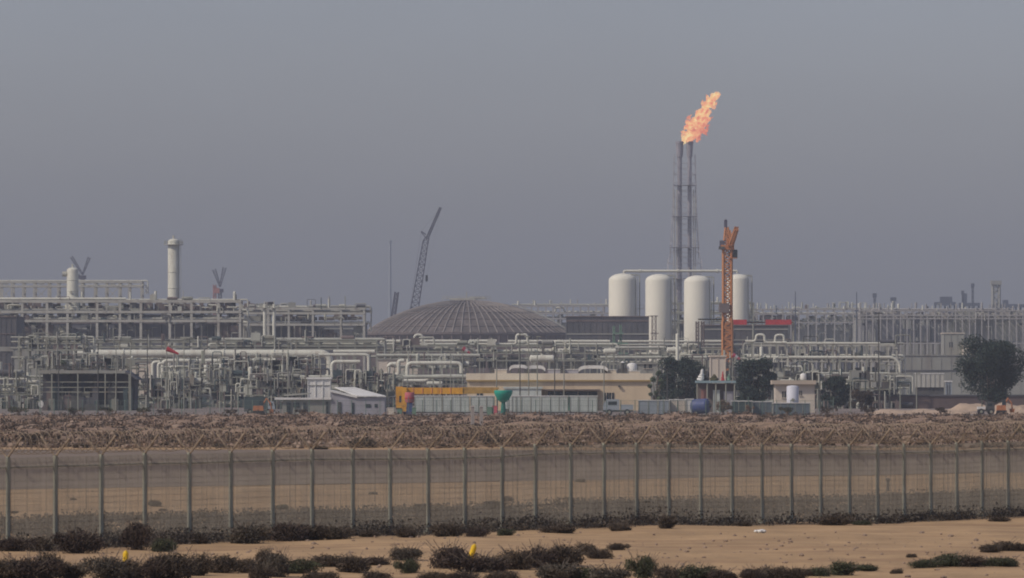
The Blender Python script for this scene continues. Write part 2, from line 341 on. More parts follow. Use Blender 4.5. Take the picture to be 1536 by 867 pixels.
for i in range(9500):
    y = 530 + 500 * rg.uniform() ** 1.25; hw = 30 + .085 * y; x = rg.uniform(-hw, hw); w = rg.uniform(.25, 1.1); h = rg.uniform(.2, .75)
    if mn.noise(Vector((x / 9.0, y / 30.0, 4))) < -.22: continue
    k = int(10 + 16 * w); u = rg.normal(size=(k, 3)) * [w * .42, w * .5, h * .5]; u[:, 2] = np.minimum(np.abs(u[:, 2]), .9 * h); (cs if rg.uniform() < .62 else cs2).append(u + [x, y, gz(x, y)])
tag(qobj('scrub', np.concatenate(cs), .26, 5, LF_BROWN, None, .8), 'dark brown dry scrub scattered over the spoil ground before the plant', 'scrub', kind='stuff')
tag(qobj('dry_brush', np.concatenate(cs2), .28, 6, LF_STRAW, None, .8), 'straw coloured dry brush scattered over the spoil ground before the plant', 'dry brush', kind='stuff')
# rubble
def rocks(n, seed, pos, smin, smax):
    import bmesh
    bm = bmesh.new(); bmesh.ops.create_icosphere(bm, subdivisions=1, radius=.5); base = np.array([v.co[:] for v in bm.verts]); fc = [[v.index for v in f.verts] for f in bm.faces]; bm.free()
    r = np.random.default_rng(seed); b = MB()
    for i in range(n):
        x, y = pos(r); s = smin + (smax - smin) * r.uniform() ** 3
        p = base * r.uniform(.7, 1.3, (len(base), 1)) * np.array([s * r.uniform(.7, 1.5), s * r.uniform(.7, 1.5), s * r.uniform(.45, .9)]) + [x, y, gz(x, y) + s * .12]
        b.add(p.tolist(), fc)
    return b
def pos1(r):
    y = 525 + 500 * r.uniform() ** 1.25; hw = 30 + .085 * y; return r.uniform(-hw, hw), y
tag(rocks(3000, 7, pos1, .12, 1.15).build('rubble', ROCK), 'pale brown stones and broken lumps strewn over the spoil ground', 'rubble', kind='stuff')
def pos2(r):
    y = 172 + 60 * r.uniform(); return r.uniform(-22, 24), y
tag(rocks(1500, 8, pos2, .02, .16).build('stones', ROCK), 'small loose stones lying over the near sand', 'stones', kind='stuff')
# ---------------------------------------------------------------- perimeter fence
fx0, fx1, fy0, fy1 = FA[0], FB_[0], FA[1], FB_[1]
NP = 28
L0 = Vector((fx0, fy0, 0)); ST = (Vector((fx1, fy1, 0)) - L0) / NP; U = ST.normalized(); Nn = Vector((U.y, -U.x, 0))
ang = math.atan2(U.y, U.x); FHT = 3.0
PXS = [12, 83, 152, 217, 284, 346, 409, 468, 529, 585, 642, 697, 753, 803, 856, 906, 955, 1003, 1051, 1098, 1143, 1187, 1231, 1274, 1316, 1356, 1396, 1435, 1473, 1512]
PXS = [12 - 74 * k for k in (4, 3, 2, 1)] + PXS + [1512 + 37 * k for k in (1, 2, 3, 4, 5)]
def on_line(px):
    k = (px - 768) / F; m_ = (fx1 - fx0) / (fy1 - fy0); yy = (fx0 - m_ * fy0) / (k - m_); return Vector((k * yy, yy, gz(k * yy, yy) - .03))
fence = empty('mesh_fence', L0, 'long grey-green welded mesh fence on steel posts topped by coiled razor wire', 'fence')
rr = random.Random(5)
P = [on_line(px) for px in PXS]
for i, p in enumerate(P):
    b = MB(); lean = U * rr.uniform(-.02, .02) + Nn * rr.uniform(-.015, .015); top = p + Vector((0, 0, FHT)) + lean
    b.box((p.x, p.y, p.z + FHT / 2), (.115, .09, FHT), ang)
    for sgn in (-1, 1):
        pass
    b.box((p.x, p.y, p.z + .08), (.26, .26, .2), ang)
    b.build('fence_post', FPOST, fence)
    for sgn in (-1, 1):
        b = MB(); q = top + Nn * (.60 * sgn) + Vector((0, 0, .58 + rr.uniform(-.05, .05))); b.bar(top - Vector((0, 0, .05)), q, .052); b.build('bracket_arm', RAZOR, fence)
for i in range(len(P) - 1):
    a, c = P[i], P[i + 1]; b = MB(); ln = (c - a); n = int(ln.length / .039)
    for k in range(1, n):
        q = a + ln * (k / n); z0 = q.z + .05; w = .0115 if k % 8 else .0165; w *= rr.uniform(.8, 1.2)
        b.add([(q.x - w * U.x * .5, q.y - w * U.y * .5, z0), (q.x + w * U.x * .5, q.y + w * U.y * .5, z0), (q.x + Nn.x * w, q.y + Nn.y * w, z0),
               (q.x - w * U.x * .5, q.y - w * U.y * .5, z0 + FHT - .1), (q.x + w * U.x * .5, q.y + w * U.y * .5, z0 + FHT - .1), (q.x + Nn.x * w, q.y + Nn.y * w, z0 + FHT - .1)],
              [(0, 1, 4, 3), (1, 2, 5, 4), (2, 0, 3, 5)])
    for z in [0.1 + .19 * j for j in range(15)]:
        b.tube(a + Vector((0, 0, z)), c + Vector((0, 0, z)), .0042, n=3, cap=False)
    b.build('mesh_panel', FWIRE, fence)
    b = MB(); b.tube(a + Vector((0, 0, FHT - .36)) - Nn * .06, c + Vector((0, 0, FHT - .36)) - Nn * .06, .032, n=6); b.build('rail', FPOST, fence)
for sgn in (-1, 1):
    for h in ((.16, .16), (.34, .32), (.54, .48)):
        b = MB(); b.path([p + Vector((0, 0, FHT + h[1])) + Nn * (h[0] * sgn) for p in P], .007, 4); b.build('barbed_wire', RAZOR, fence)
b = MB(); tot = (P[-1] - P[0]).length; pts = []; pitch = .27; n = int(tot / pitch * 11); dirv = (P[-1] - P[0])
for i in range(n):
    s = i / n; t = i / 11 * 2 * math.pi; f = s * (len(P) - 1); j = min(int(f), len(P) - 2); c = P[j].lerp(P[j + 1], f - j) + Vector((0, 0, FHT + .46 - .07 * math.sin(math.pi * (f - j))))
    rad = .36 * (1 + .12 * mn.noise(Vector((s * 90, 0, 0))))
    pts.append(c + Nn * (rad * math.cos(t)) + Vector((0, 0, rad * math.sin(t))) + U * (.10 * mn.noise(Vector((s * 300, 4, 0)))))
b.path(pts, .012, 3); b.build('razor_wire_coil', RAZOR, fence)
# markers and odds on the near sand
def marker(px, base, top, tilt, label):
    d = D(base); x = X(px, d); z = gz(x, d); h = S(base - top, d); o = empty('marker_post', (x, d, z), label, 'marker post')
    b = MB(); e = Vector((x + tilt * h, d, z + h)); w = .085
    b.tube((x, d, z - .1), Vector((x, d, z)).lerp(e, .86), w, w * .95, 10); b.build('post', YMARK, o)
    b = MB(); b.tube(Vector((x, d, z)).lerp(e, .86), e, w * .95, w * .35, 10); b.build('cap', YMARK, o)
marker(188, 857, 826, 0.02, 'short upright yellow marker post standing among dark shrubs near the left')
marker(703, 842, 817, 0.38, 'short yellow marker post leaning to the right behind dark shrubs')
d = D(800); b = MB(); rr = random.Random(4); x = X(1140, d); z = gz(x, d)
for i in range(5): b.ball((x + (i - 2) * .07, d + rr.uniform(-.08, .08), z + .05), rr.uniform(.07, .12), 6, .7)
tag(b.solo('plastic_bag', WHITE, (x, d, z)), 'crumpled white plastic bag lying on the sand before the fence', 'bag')
d = D(737); x = X(1332, d); o = empty('stake', (x, d, gz(x, d)), 'short dark stake standing alone on the road behind the fence', 'stake')
MB().box((x, d, .3), (.12, .12, .6), .3, .8).build('post', DARK, o); MB().box((x, d, .56), (.2, .05, .14), .3).build('sign_plate', DARK, o)
for px, nm in ((709, 'left'), (722, 'right')):
    d = 800; x = X(px, d); z = gz(x, d); o = empty('gate_post', (x, d, z), f'thick grey concrete post, {nm} one of the pair on the spoil ground', 'post', 'pair of concrete posts')
    b = MB(); b.box((x, d, z + 1.0), (.42, .42, 2.4), .1, .9); b.build('shaft', CONC, o); b = MB(); b.box((x, d, z + 2.27), (.5, .5, .16), .1, .7); b.build('cap', CONC, o)
# ================================================================= the plant
def thing(name, label, cat, px, d, group=None): return empty(name, (X(px, d), d, 0), label, cat, group)
def pt(px, py, d): return Vector((X(px, d), d, Z(py, d)))
# ---- horizontal pipe line on supports: pts in photo pixels at distance d
def pipeline(label, pts, d, dia, m=None, sup=(), group=None, dd=0.0, n=10, flanges=True):
    m = m or PIPE; o = thing('pipeline', label, 'pipeline', pts[0][0], d, group); r = S(dia, d) / 2
    P = [pt(a, b_, d + (dd * i)) for i, (a, b_) in enumerate(pts)]
    b = MB(); b.path(P, r, n, bend=r * 2.6); b.build('pipe', m, o)
    if flanges:
        for i in range(len(P) - 1):
            a, c = P[i], P[i + 1]; L = (c - a).length
            if L > 14:
                k = int(L / 12); 
                for j in range(1, k):
                    q = a.lerp(c, j / k); v = (c - a).normalized() * .12; b = MB(); b.tube(q - v, q + v, r * 1.22, n=n); b.build('flange', m, o)
    for sx in sup:
        for i in range(len(pts) - 1):
            x0, x1 = sorted((pts[i][0], pts[i + 1][0]))
            if x0 <= sx <= x1 and x1 - x0 > 1:
                t = (sx - pts[i][0]) / (pts[i + 1][0] - pts[i][0]); q = P[i].lerp(P[i + 1], t); b = MB(); zt = q.z - r
                b.box((q.x, q.y, zt / 2), (.3, .3, zt)); b.box((q.x, q.y, zt - .1), (r * 2.6, .35, .2)); b.box((q.x, q.y + 1.6, zt / 2), (.3, .3, zt)); b.bar((q.x, q.y, zt * .7), (q.x, q.y + 1.6, zt * .7), .15)
                b.build('support', STEEL, o); break
    return o
# ---- pipe rack / open frame
def rack(label, x0, x1, levels, d, ncol, depth=8, m=None, pipes=3, pm=None, cw=.45, group=None, brace=0, seed=0, name='pipe_rack', fill=None, base=0.0, top=None, rail=False, posts=0, pr=(.12, .4), clutter=0):
    m = m or STEEL; pm = pm or PIPE; rr = random.Random(seed + int(x0) + int(d)); o = thing(name, label, name.replace('_', ' '), x0, d, group)
    lv = [Z(v, d) for v in levels]; zt = Z(top, d) if top is not None else max(lv) + .3
    xs = [X(x0 + (x1 - x0) * (i + (0 if i in (0, ncol - 1) else rr.uniform(-.13, .13))) / (ncol - 1), d) for i in range(ncol)]
    for i, x in enumerate(xs):
        b = MB()
        for yy in (d, d + depth): b.box((x, yy, (zt + base) / 2), (cw, cw, zt - base))
        for z in lv: b.box((x, d + depth / 2, z - .01), (cw * .7, depth - cw - .02, cw * .8))
        b.build('column', m, o)
    for z in lv:
        b = MB()
        for yy in (d - cw * .3, d + depth + cw * .3): b.box(((xs[0] + xs[-1]) / 2, yy, z), (xs[-1] - xs[0] + cw, cw * .7, cw))
        b.build('beam', m, o)
        for k in range(pipes):
            r = rr.uniform(*pr); a, c = sorted((rr.uniform(xs[0] - 2, xs[-1]), rr.uniform(xs[0], xs[-1] + 2)))
            if c - a < (xs[-1] - xs[0]) * .35: a, c = xs[0] - 2, xs[-1] + 2
            yy = d + depth * (k + .5) / pipes; b = MB(); zz = z + cw * .5 + r
            P = [Vector((a, yy, zz)), Vector((c, yy, zz))]
            if rr.random() < .5: P.append(Vector((c, yy, max(.3, zz - rr.uniform(2, 7)))))
            if rr.random() < .4: P.insert(0, Vector((a, yy, max(.3, zz - rr.uniform(2, 7)))))
            if rr.random() < .35 and c - a > 12:
                t = a + (c - a) * rr.uniform(.3, .6); hh = rr.uniform(1.2, 2.6); w_ = rr.uniform(2, 4); j = len(P) - (1 if P[-1].x < c + .1 and P[-1].z >= zz - .01 else 2)
                P[1:1] = [] if P[0].z < zz - .01 else [Vector((t, yy, zz)), Vector((t, yy, zz + hh)), Vector((t + w_, yy, zz + hh)), Vector((t + w_, yy, zz))]
            b.path(P, r, 8, bend=r * 2.5); b.build('pipe', rr.choice([pm, pm, PIPEW, GREYW]), o)
    if brace:
        b = MB()
        for i in range(0, ncol - 1, brace):
            for z0, z1 in zip(sorted(lv)[:-1], sorted(lv)[1:]): b.bar((xs[i], d - .1, z0), (xs[i + 1], d - .1, z1), cw * .35); b.bar((xs[i + 1], d - .1, z0), (xs[i], d - .1, z1), cw * .35)
        b.build('bracing', m, o)
    if fill:
        for (f0, f1, a0, a1, fm) in fill:
            q = f0
            while q < f1 - 1:
                w_ = min(f1 - q, rr.uniform(6, 26)); hh = (a1 - a0); tp = a0 + hh * rr.choice([0, 0, 0, .12, .25, .4]); lo = a1 if rr.random() < .75 else a1 - hh * .2
                b = MB(); y0 = d + depth * rr.uniform(.3, .55); b.bb(X(q, d), X(q + w_ - .1, d), y0, d + depth * .95, Z(lo, d), Z(tp, d))
                for j in range(rr.randint(0, 3)): xx = X(q + w_ * rr.uniform(.1, .9), d); zz = Z(tp, d); b.box((xx, y0 + 1.2, zz + .3), (rr.uniform(.6, 2.4), 1, rr.uniform(.6, 1.6)))
                b.build('equipment_bank', rr.choice([fm, fm, fm, DARKW, GREYW, BROWNST] if d < 2400 else [fm] * 7 + [GREYW]), o)
                for j in range(rr.randint(1, 3)):
                    xx = X(q + w_ * rr.uniform(.05, .95), d); b = MB(); z1_ = Z(tp + (lo - tp) * rr.uniform(0, .5), d); b.path([(xx, y0 - .5, Z(lo, d)), (xx, y0 - .5, z1_)] + ([(xx + rr.uniform(-3, 3), y0 - .5, z1_)] if rr.random() < .6 else []), rr.uniform(.08, .22), 6, bend=.4); b.build('riser', rr.choice([PIPE, STEEL, GREYW, PIPEW]), o)
                q += w_ + rr.choice([0, 0, 0, 1, 3])
    if rail:
        b = MB(); z = max(lv)
        for h in (.6, 1.15): b.bar((xs[0], d, z + h), (xs[-1], d, z + h), .06)
        k = int((xs[-1] - xs[0]) / 2) + 1
        for j in range(k + 1): xx = xs[0] + (xs[-1] - xs[0]) * j / k; b.bar((xx, d, z), (xx, d, z + 1.15), .06)
        b.build('handrail', m, o)
    if posts:
        for j in range(posts):
            xx = xs[0] + (xs[-1] - xs[0]) * (j + rr.uniform(.1, .9)) / posts; b = MB(); h = rr.uniform(.6, 3.2) ; w = rr.uniform(.15, .5)
            yy = d + rr.uniform(.2, .8) * depth; b.tube((xx, yy, max(lv)), (xx, yy, max(lv) + h), w, n=8)
            if rr.random() < .4: b.ball((xx, yy, max(lv) + h), w * 1.0, 5)
            b.build('vent', rr.choice([PIPEW, pm, m]), o)
    for j in range(int(clutter * 1.9)):
        xx = rr.uniform(xs[0], xs[-1]); z0 = rr.choice([0, 0] + sorted(lv)); yy = d - rr.uniform(.2, .6); b = MB(); k = rr.random(); mm = rr.choice([PIPE, PIPEW, GREYW, DARK, STEEL, PIPE, DARKW, TEALD, BROWNST, STEEL])
        if k < .3: b.drum((xx, d + 1.2, z0 + .9), (xx + rr.uniform(1.5, 4), d + 1.2, z0 + .9), rr.uniform(.3, .65), 12); nm = 'vessel'
        elif k < .55: b.path([(xx, yy, z0), (xx, yy, z0 + rr.uniform(1.5, 4)), ], rr.uniform(.08, .22), 8); nm = 'riser'
        elif k < .8: zz = z0 + rr.uniform(1, 3); xe = xx + rr.uniform(.6, 3.5); b.path([(xx, yy, z0), (xx, yy, zz), (xe, yy, zz), (xe, yy, max(0, z0 - rr.uniform(0, 1)))], rr.uniform(.06, .16), 8, bend=.35); nm = 'pipe_loop'
        else: h = rr.uniform(.8, 2.2); b.box((xx, d + .4, z0 + h / 2 + .05), (rr.uniform(.8, 2.4), 1, h)); b.box((xx, d + .4, z0 + h + .2), (.3, .3, .3)); nm = 'equipment_box'
        b.build(nm, mm, o)
    return o
def vessel(label, px, top, w, d, m=None, base=None, skirt=1.15, plat=(), ladder=True, group=None, rings=(), nozzle=True, cat='column'):
    m = m or TANK; o = thing('process_column' if cat == 'column' else 'storage_drum', label, cat, px, d, group); x = X(px, d); r = S(w, d) / 2; zt = Z(top, d); zb = 0 if base is None else Z(base, d)
    hh = r * .5; b = MB(); b.lathe((x, d, 0), [(r * .98, zb + (2.0 if zb == 0 else 0)), (r, zb + 2.5 if zb == 0 else zb + .3), (r, zt - hh)] + [(r * math.cos(R(t)), zt - hh + hh * math.sin(R(t))) for t in (20, 40, 60, 78, 89.5)], 32); b.build('shell', m, o)
    b = MB(); b.lathe((x, d, 0), [(r * skirt, zb), (r * 1.001, zb + (2.1 if zb == 0 else .5))], 28); b.build('skirt', m, o)
    for t in rings:
        b = MB(); b.lathe((x, d, Z(t, d)), [(r, -.15), (r * 1.05, -.1), (r * 1.05, .1), (r, .15)], 28); b.build('stiffening_ring', m, o)
    for t in plat:
        z = Z(t, d); b = MB(); b.lathe((x, d, z), [(r * .9, -.1), (r + 1.1, -.1), (r + 1.1, .05), (r * .9, .05)], 20); po = b.build('platform', STEELL, o)
        b = MB()
        for k in range(14):
            a = 2 * math.pi * k / 14; q = (x + (r + 1.05) * math.cos(a), d + (r + 1.05) * math.sin(a)); a2 = a + 2 * math.pi / 14; q2 = (x + (r + 1.05) * math.cos(a2), d + (r + 1.05) * math.sin(a2))
            b.bar((*q, z), (*q, z + 1.1), .07)
            for h in (.6, 1.1): b.bar((*q, z + h), (*q2, z + h), .06)
        b.build('handrail', STEEL, po)
    if ladder:
        b = MB(); lx = x + (r + .35) * .9; ly = d - (r + .35) * .42
        for s_ in (-.3, .3): b.bar((lx + s_, ly, zb), (lx + s_, ly, zt), .08)
        k = int((zt - zb) / .8)
        for j in range(k): b.bar((lx - .3, ly, zb + j * .8), (lx + .3, ly, zb + j * .8), .05)
        b.build('ladder', STEEL, o)
    if nozzle:
        b = MB(); b.tube((x, d, zt - .1), (x, d, zt + .9), r * .16, n=10); b.tube((x, d, zt + .7), (x, d, zt + .9), r * .26, n=10); b.build('nozzle', m, o)
    return o
def hdrum(label, x0, x1, yc, dia, d, m=None, group=None, cat='drum'):
    o = thing('horizontal_drum', label, cat, x0, d, group); r = S(dia, d) / 2; z = Z(yc, d); b = MB(); b.drum((X(x0, d) + r * .45, d, z), (X(x1, d) - r * .45, d, z), r, 20); b.build('shell', m or PIPEW, o)
    for t in (.22, .78):
        xx = X(x0 + (x1 - x0) * t, d); b = MB(); b.box((xx, d, (z - r * .6) / 2), (.4, r * 1.5, z - r * .6)); b.build('saddle', STEEL, o)
    b = MB(); xx = X((x0 + x1) / 2, d); b.tube((xx, d, z + r * .8), (xx, d, z + r * 1.35), r * .3, n=10); b.build('manway', m or PIPEW, o); return o
def lamp(label, px, top, d, m=None, group='thin light poles', base=0, arm=1):
    o = thing('light_pole', label, 'light pole', px, d, group); x = X(px, d); z = Z(top, d); b = MB(); b.tube((x, d, base), (x, d, z), .13, .07, 6); b.build('pole', m or STEEL, o)
    b = MB(); b.box((x + .25 * arm, d - .1, z), (.9, .3, .16)); b.build('lamp_head', m or STEEL, o); return o
# ================================================================= LNG dome tank
d = 2500; x = X(700, d); r = S(312, d) / 2; zw = Z(501, d); zt = Z(451, d); rise = zt - zw; RR = (r * r + rise * rise) / (2 * rise)
dome = thing('domed_storage_tank', 'huge round storage tank with a brown ribbed shallow dome roof', 'storage tank', 700, d)
def dz(q): return zt - RR + math.sqrt(RR * RR - q * q)
b = MB(); b.lathe((x, d, 0), [(r, 0), (r, zw - .6), (r * 1.012, zw - .6), (r * 1.012, zw)], 72); b.build('wall', mat('tank_wall', (0.19, 0.155, 0.14), .85, .2, .15, stain=(.11, .085, .075), samt=.6), dome)
b = MB(); b.lathe((x, d, 0), [(r * 1.004 * t if t == 1 else r * t, dz(r * t)) for t in (1, .94, .86, .78, .68, .58, .48, .38, .28, .18, .1, .02)], 72)
b.build('dome_roof', mat('dome_sheet', (0.115, 0.097, 0.084), .85, .28, .12, stain=(.24, .20, .18), samt=.7), dome)
RIB = mat('dome_rib', (0.24, 0.212, 0.185), .8, .3, .3)
for k in range(72):
    a = 2 * math.pi * (k + .5) / 72
    P = [(x + r * t * math.cos(a), d + r * t * math.sin(a), dz(r * t) + .12) for t in ((1, .9, .8, .7, .6, .5, .4, .3) if k % 2 else (1, .9, .8, .7, .6, .5, .4, .3, .2, .1))]
    b = MB(); b.path(P, .32, 4); b.build('rib', RIB, dome)
for t in (.995, .9, .78, .64, .48, .32, .15):
    b = MB(); n = 72; b.path([(x + r * t * math.cos(2 * math.pi * k / n), d + r * t * math.sin(2 * math.pi * k / n), dz(r * t) + .16) for k in range(n + 1)], .2, 4); b.build('ring_beam', BROWNST, dome)
b = MB(); zc = dz(0)
for k in range(10):
    a = 2 * math.pi * k / 10; q = (x + 9 * math.cos(a), d + 9 * math.sin(a)); b.bar((*q, zc - 1), (*q, zc + 1.6), .12); a2 = a + .628; q2 = (x + 9 * math.cos(a2), d + 9 * math.sin(a2))
    for h in (.8, 1.5): b.bar((*q, zc + h), (*q2, zc + h), .1)
b.box((x, d, zc + .6), (7, 7, .8)); b.bar((x, d, zc), (x, d, zc + 3.4), .25); b.box((x + 4, d, zc + .9), (6, 1.5, .9)); b.box((x - 5, d - 1, zc + .6), (3, 2, .8)); b.build('roof_platform', STEELL, dome)
b = MB()
for k in range(17):   # stair following the right-hand slope
    t0, t1 = 20 + k * 1.05, 20 + (k + 1) * 1.05; b.bar((x + t0, d - 6, dz(math.hypot(t0, 6)) + 1.0), (x + t1, d - 6, dz(math.hypot(t1, 6)) + 1.0), .4)
for k in range(9): t0 = 20 + k * 2.1; b.bar((x + t0, d - 6, dz(math.hypot(t0, 6)) - .2), (x + t0, d - 6, dz(math.hypot(t0, 6)) + 1.8), .12)
b.build('roof_stair', STEELL, dome)
for k in range(36):
    a = math.pi + math.pi * k / 35; b = MB(); b.box((x + (r + .25) * math.cos(a), d + (r + .25) * math.sin(a), zw / 2 - .4), (.5, .5, zw - .9), a); b.build('buttress', mat('tank_wall', (0, 0, 0)), dome)
# ================================================================= four white drums with a joining pipe
TK = [(934, 410, 42, 475, 2050, 'leftmost of the four white storage drums, standing alone before the grey rack'),
      (988, 411, 40, 530, 2020, 'second from the left of the four tall white storage drums'),
      (1046, 413, 40, 535, 2000, 'third of the four tall white storage drums, left of the orange tower crane'),
      (1107, 411, 33, 475, 2060, 'rightmost of the four white storage drums, half hidden by the orange tower crane')]
for px, top, w, base, d, lb in TK:
    o = vessel(lb, px, top, w, d, TANK, None, 1.0, (), True, None, (), False, 'storage drum')
    x = X(px, d); r = S(w, d) / 2; zt = Z(top, d)
    b = MB(); b.tube((x + r + .9, d, zt - 3), (x + r + .9, d, 6), .22, n=8); b.path([(x + r * .4, d, zt - .3), (x + r + .9, d, zt - .6), (x + r + .9, d, zt - 3)], .22, 8); b.build('downcomer', PIPE, o)
    for t in (.28, .62):
        z = zt * (1 - t); b = MB(); b.box((x + r + 1.2, d - .3, z), (2.4, 2.4, .15)); b.bar((x + r + 2.3, d - 1.4, z), (x + r + 2.3, d - 1.4, z + 1.1), .08); b.bar((x + r + .1, d - 1.4, z + 1.1), (x + r + 2.3, d - 1.4, z + 1.1), .07); b.build('landing', STEEL, o)
d = 2030; o = thing('pipeline', 'thin white pipe running level across the tops of the four white drums', 'pipeline', 940, d)
b = MB(); b.path([pt(936, 410, d), pt(936, 406.5, d), pt(1106, 406.5, d), pt(1106, 410, d)], .4, 8, .8); b.build('pipe', PIPEW, o)
for px in (960, 1017, 1076): b = MB(); b.tube(pt(px, 406.5, d) - Vector((.3, 0, 0)), pt(px, 406.5, d) + Vector((.3, 0, 0)), .62, n=8); b.build('flange', PIPEW, o)
# ================================================================= flare stack
d = 3000; o = thing('flare_stack', 'tall twin-riser flare stack in a slim lattice derrick', 'flare stack', 1026, d); zt = Z(212, d)
FL = mat('flare_steel', (0.31, 0.29, 0.30), .8, .2, .1)  # lightened grey: part of the haze fade is put into the colour
for px, w in ((1019.5, 8.5), (1034.5, 7.5)):
    x = X(px, d); r = S(w, d) / 2; b = MB(); b.tube((x, d, 0), (x, d, zt - 4), r * .8, r * .8, 12); b.build('riser', FL, o)
    b = MB(); b.tube((x, d, zt - 7), (x, d, zt - 1), r * 1.1, r * 1.35, 12); b.tube((x, d, zt - 1), (x, d, zt), r * 1.5, r * 1.5, 12); b.build('flare_tip', FL, o)
FLL = mat('flare_frame', (.42, .41, .41), .8, .15, .2)  # derrick paler still, close to the sky tone, haze painted into the steel
zs = [0, 9, 18, 27, 36, Z(405, d), 62, 73, 84, 95, 106]
def hw(z): return 7.5 if z < 61 else 6.6 + (4.7 - 6.6) * min(1, (z - 61) / 32)
xc = X(1027, d)
for sx in (-1, 1):
    for sy in (-1, 1):
        b = MB(); b.path([(xc + sx * hw(z), d + sy * hw(z), z) for z in (0, 60.9, 61.1, 80, 108)], .17, 4); b.build('derrick_leg', FLL, o)
b = MB(); z = 0; k = 0
while z < 104:
    z2 = z + (6 if z < 52 else 5); a, c = hw(z), hw(z2)
    for sy in (-1, 1):
        b.bar((xc - a, d + sy * a, z), (xc + c, d + sy * c, z2), .1); b.bar((xc + a, d + sy * a, z), (xc - c, d + sy * c, z2), .14); b.bar((xc - c, d + sy * c, z2), (xc + c, d + sy * c, z2), .14)
        b.bar((xc + sy * a, d - a, z), (xc + sy * c, d + c, z2), .12); b.bar((xc + sy * c, d - c, z2), (xc + sy * c, d + c, z2), .12)
    z = z2; k += 1
b.build('derrick_bracing', FLL, o)
for z in (24, 38, 52, 66, 80, 94):
    b = MB(); w = hw(z) * 1.04; b.box((xc, d, z), (2 * w, 2 * w, .12))
    for s_ in (-1, 1): b.bar((xc - w, d + s_ * w, z + 1.1), (xc + w, d + s_ * w, z + 1.1), .1); b.bar((xc + s_ * w, d - w, z + 1.1), (xc + s_ * w, d + w, z + 1.1), .1)
    b.build('platform', FL, o)
for px in (1011, 1015, 1040, 1043): b = MB(); b.tube((X(px, d), d - 2, 0), (X(px, d), d - 2, 92), .25, n=6); b.build('steam_line', STEELL, o)
# flame
fm = bpy.data.materials.new('flame'); fm.use_nodes = True; nt = fm.node_tree; n = nt.nodes; n.clear(); l = nt.links
em = n.new('ShaderNodeEmission'); out = n.new('ShaderNodeOutputMaterial'); tc = n.new('ShaderNodeTexCoord'); nz = n.new('ShaderNodeTexNoise'); nz.inputs['Scale'].default_value = .55; nz.inputs['Detail'].default_value = 6; nz.inputs['Roughness'].default_value = .7
cr = n.new('ShaderNodeValToRGB'); e = cr.color_ramp.elements; e[0].position = .30; e[0].color = (.60, .17, .12, 1); e[1].position = .72; e[1].color = (1, .78, .38, 1); q = e.new(.43); q.color = (.88, .32, .18, 1); q = e.new(.55); q.color = (1, .52, .24, 1)
l.new(tc.outputs['Object'], nz.inputs['Vector']); dt = n.new('ShaderNodeVectorMath'); dt.operation = 'DOT_PRODUCT'; dt.inputs[1].default_value = (.56, 0, .83); l.new(tc.outputs['Object'], dt.inputs[0])
ax = n.new('ShaderNodeVectorMath'); ax.operation = 'SCALE'; ax.inputs[0].default_value = (.56, 0, .83); l.new(dt.outputs['Value'], ax.inputs['Scale'])
sb = n.new('ShaderNodeVectorMath'); sb.operation = 'SUBTRACT'; l.new(tc.outputs['Object'], sb.inputs[0]); l.new(ax.outputs[0], sb.inputs[1])
ln_ = n.new('ShaderNodeVectorMath'); ln_.operation = 'LENGTH'; l.new(sb.outputs[0], ln_.inputs[0])
m1 = n.new('ShaderNodeMath'); m1.operation = 'MULTIPLY_ADD'; m1.inputs[1].default_value = -.060; m1.inputs[2].default_value = .17; l.new(ln_.outputs['Value'], m1.inputs[0])
m2 = n.new('ShaderNodeMath'); m2.operation = 'ADD'; l.new(nz.outputs['Fac'], m2.inputs[0]); l.new(m1.outputs[0], m2.inputs[1])
l.new(m2.outputs[0], cr.inputs['Fac']); l.new(cr.outputs['Color'], em.inputs['Color']); em.inputs['Strength'].default_value = 1.0; l.new(em.outputs[0], out.inputs[0])
FLAME_EM = em
rr = random.Random(15); b = MB(); S3 = d / F
spine = [(1025, 212, 7), (1032, 205, 17), (1038, 197, 23), (1043, 189, 24), (1048, 181, 22), (1053, 171, 20), (1058, 161, 17), (1064, 151, 13), (1071, 142, 7), (1076, 136, 2)]
def spindle(b, p, dirv, L, r, sd):
    n = 7; rings = []; u = dirv.orthogonal().normalized(); w = dirv.cross(u); k = 9; vs = []; fs = []
    for i in range(k + 1):
        t = i / k; q = p + dirv * (L * t) + Vector((mn.noise(Vector((sd, t * 2.5, 0))) , mn.noise(Vector((sd, t * 2.5, 5))), mn.noise(Vector((sd, t * 2.5, 9))) * .6)) * (L * .26 * t + .3)
        rr_ = r * (max(.01, math.sin(math.pi * min(1, t * 1.02) ** .62)) ** .9) * (1 + .5 * mn.noise(Vector((sd * 3, t * 5, 1))))
        for j in range(n):
            a = 6.2832 * j / n; f = 1 + .6 * mn.noise(Vector((sd + math.cos(a), math.sin(a), t * 5))); vs.append(q + u * (rr_ * f * math.cos(a)) + w * (rr_ * f * math.sin(a)))
    for i in range(k):
        for j in range(n): fs.append((i * n + j, i * n + (j + 1) % n, (i + 1) * n + (j + 1) % n, (i + 1) * n + j))
    b.add(vs, fs, True); b.add(vs, [tuple(range(n - 1, -1, -1)), tuple(k * n + q for q in range(n))])
import bmesh
bm = bmesh.new(); bmesh.ops.create_icosphere(bm, subdivisions=2, radius=1); IV = [v.co.copy() for v in bm.verts]; IF = [[v.index for v in f.verts] for f in bm.faces]; bm.free()
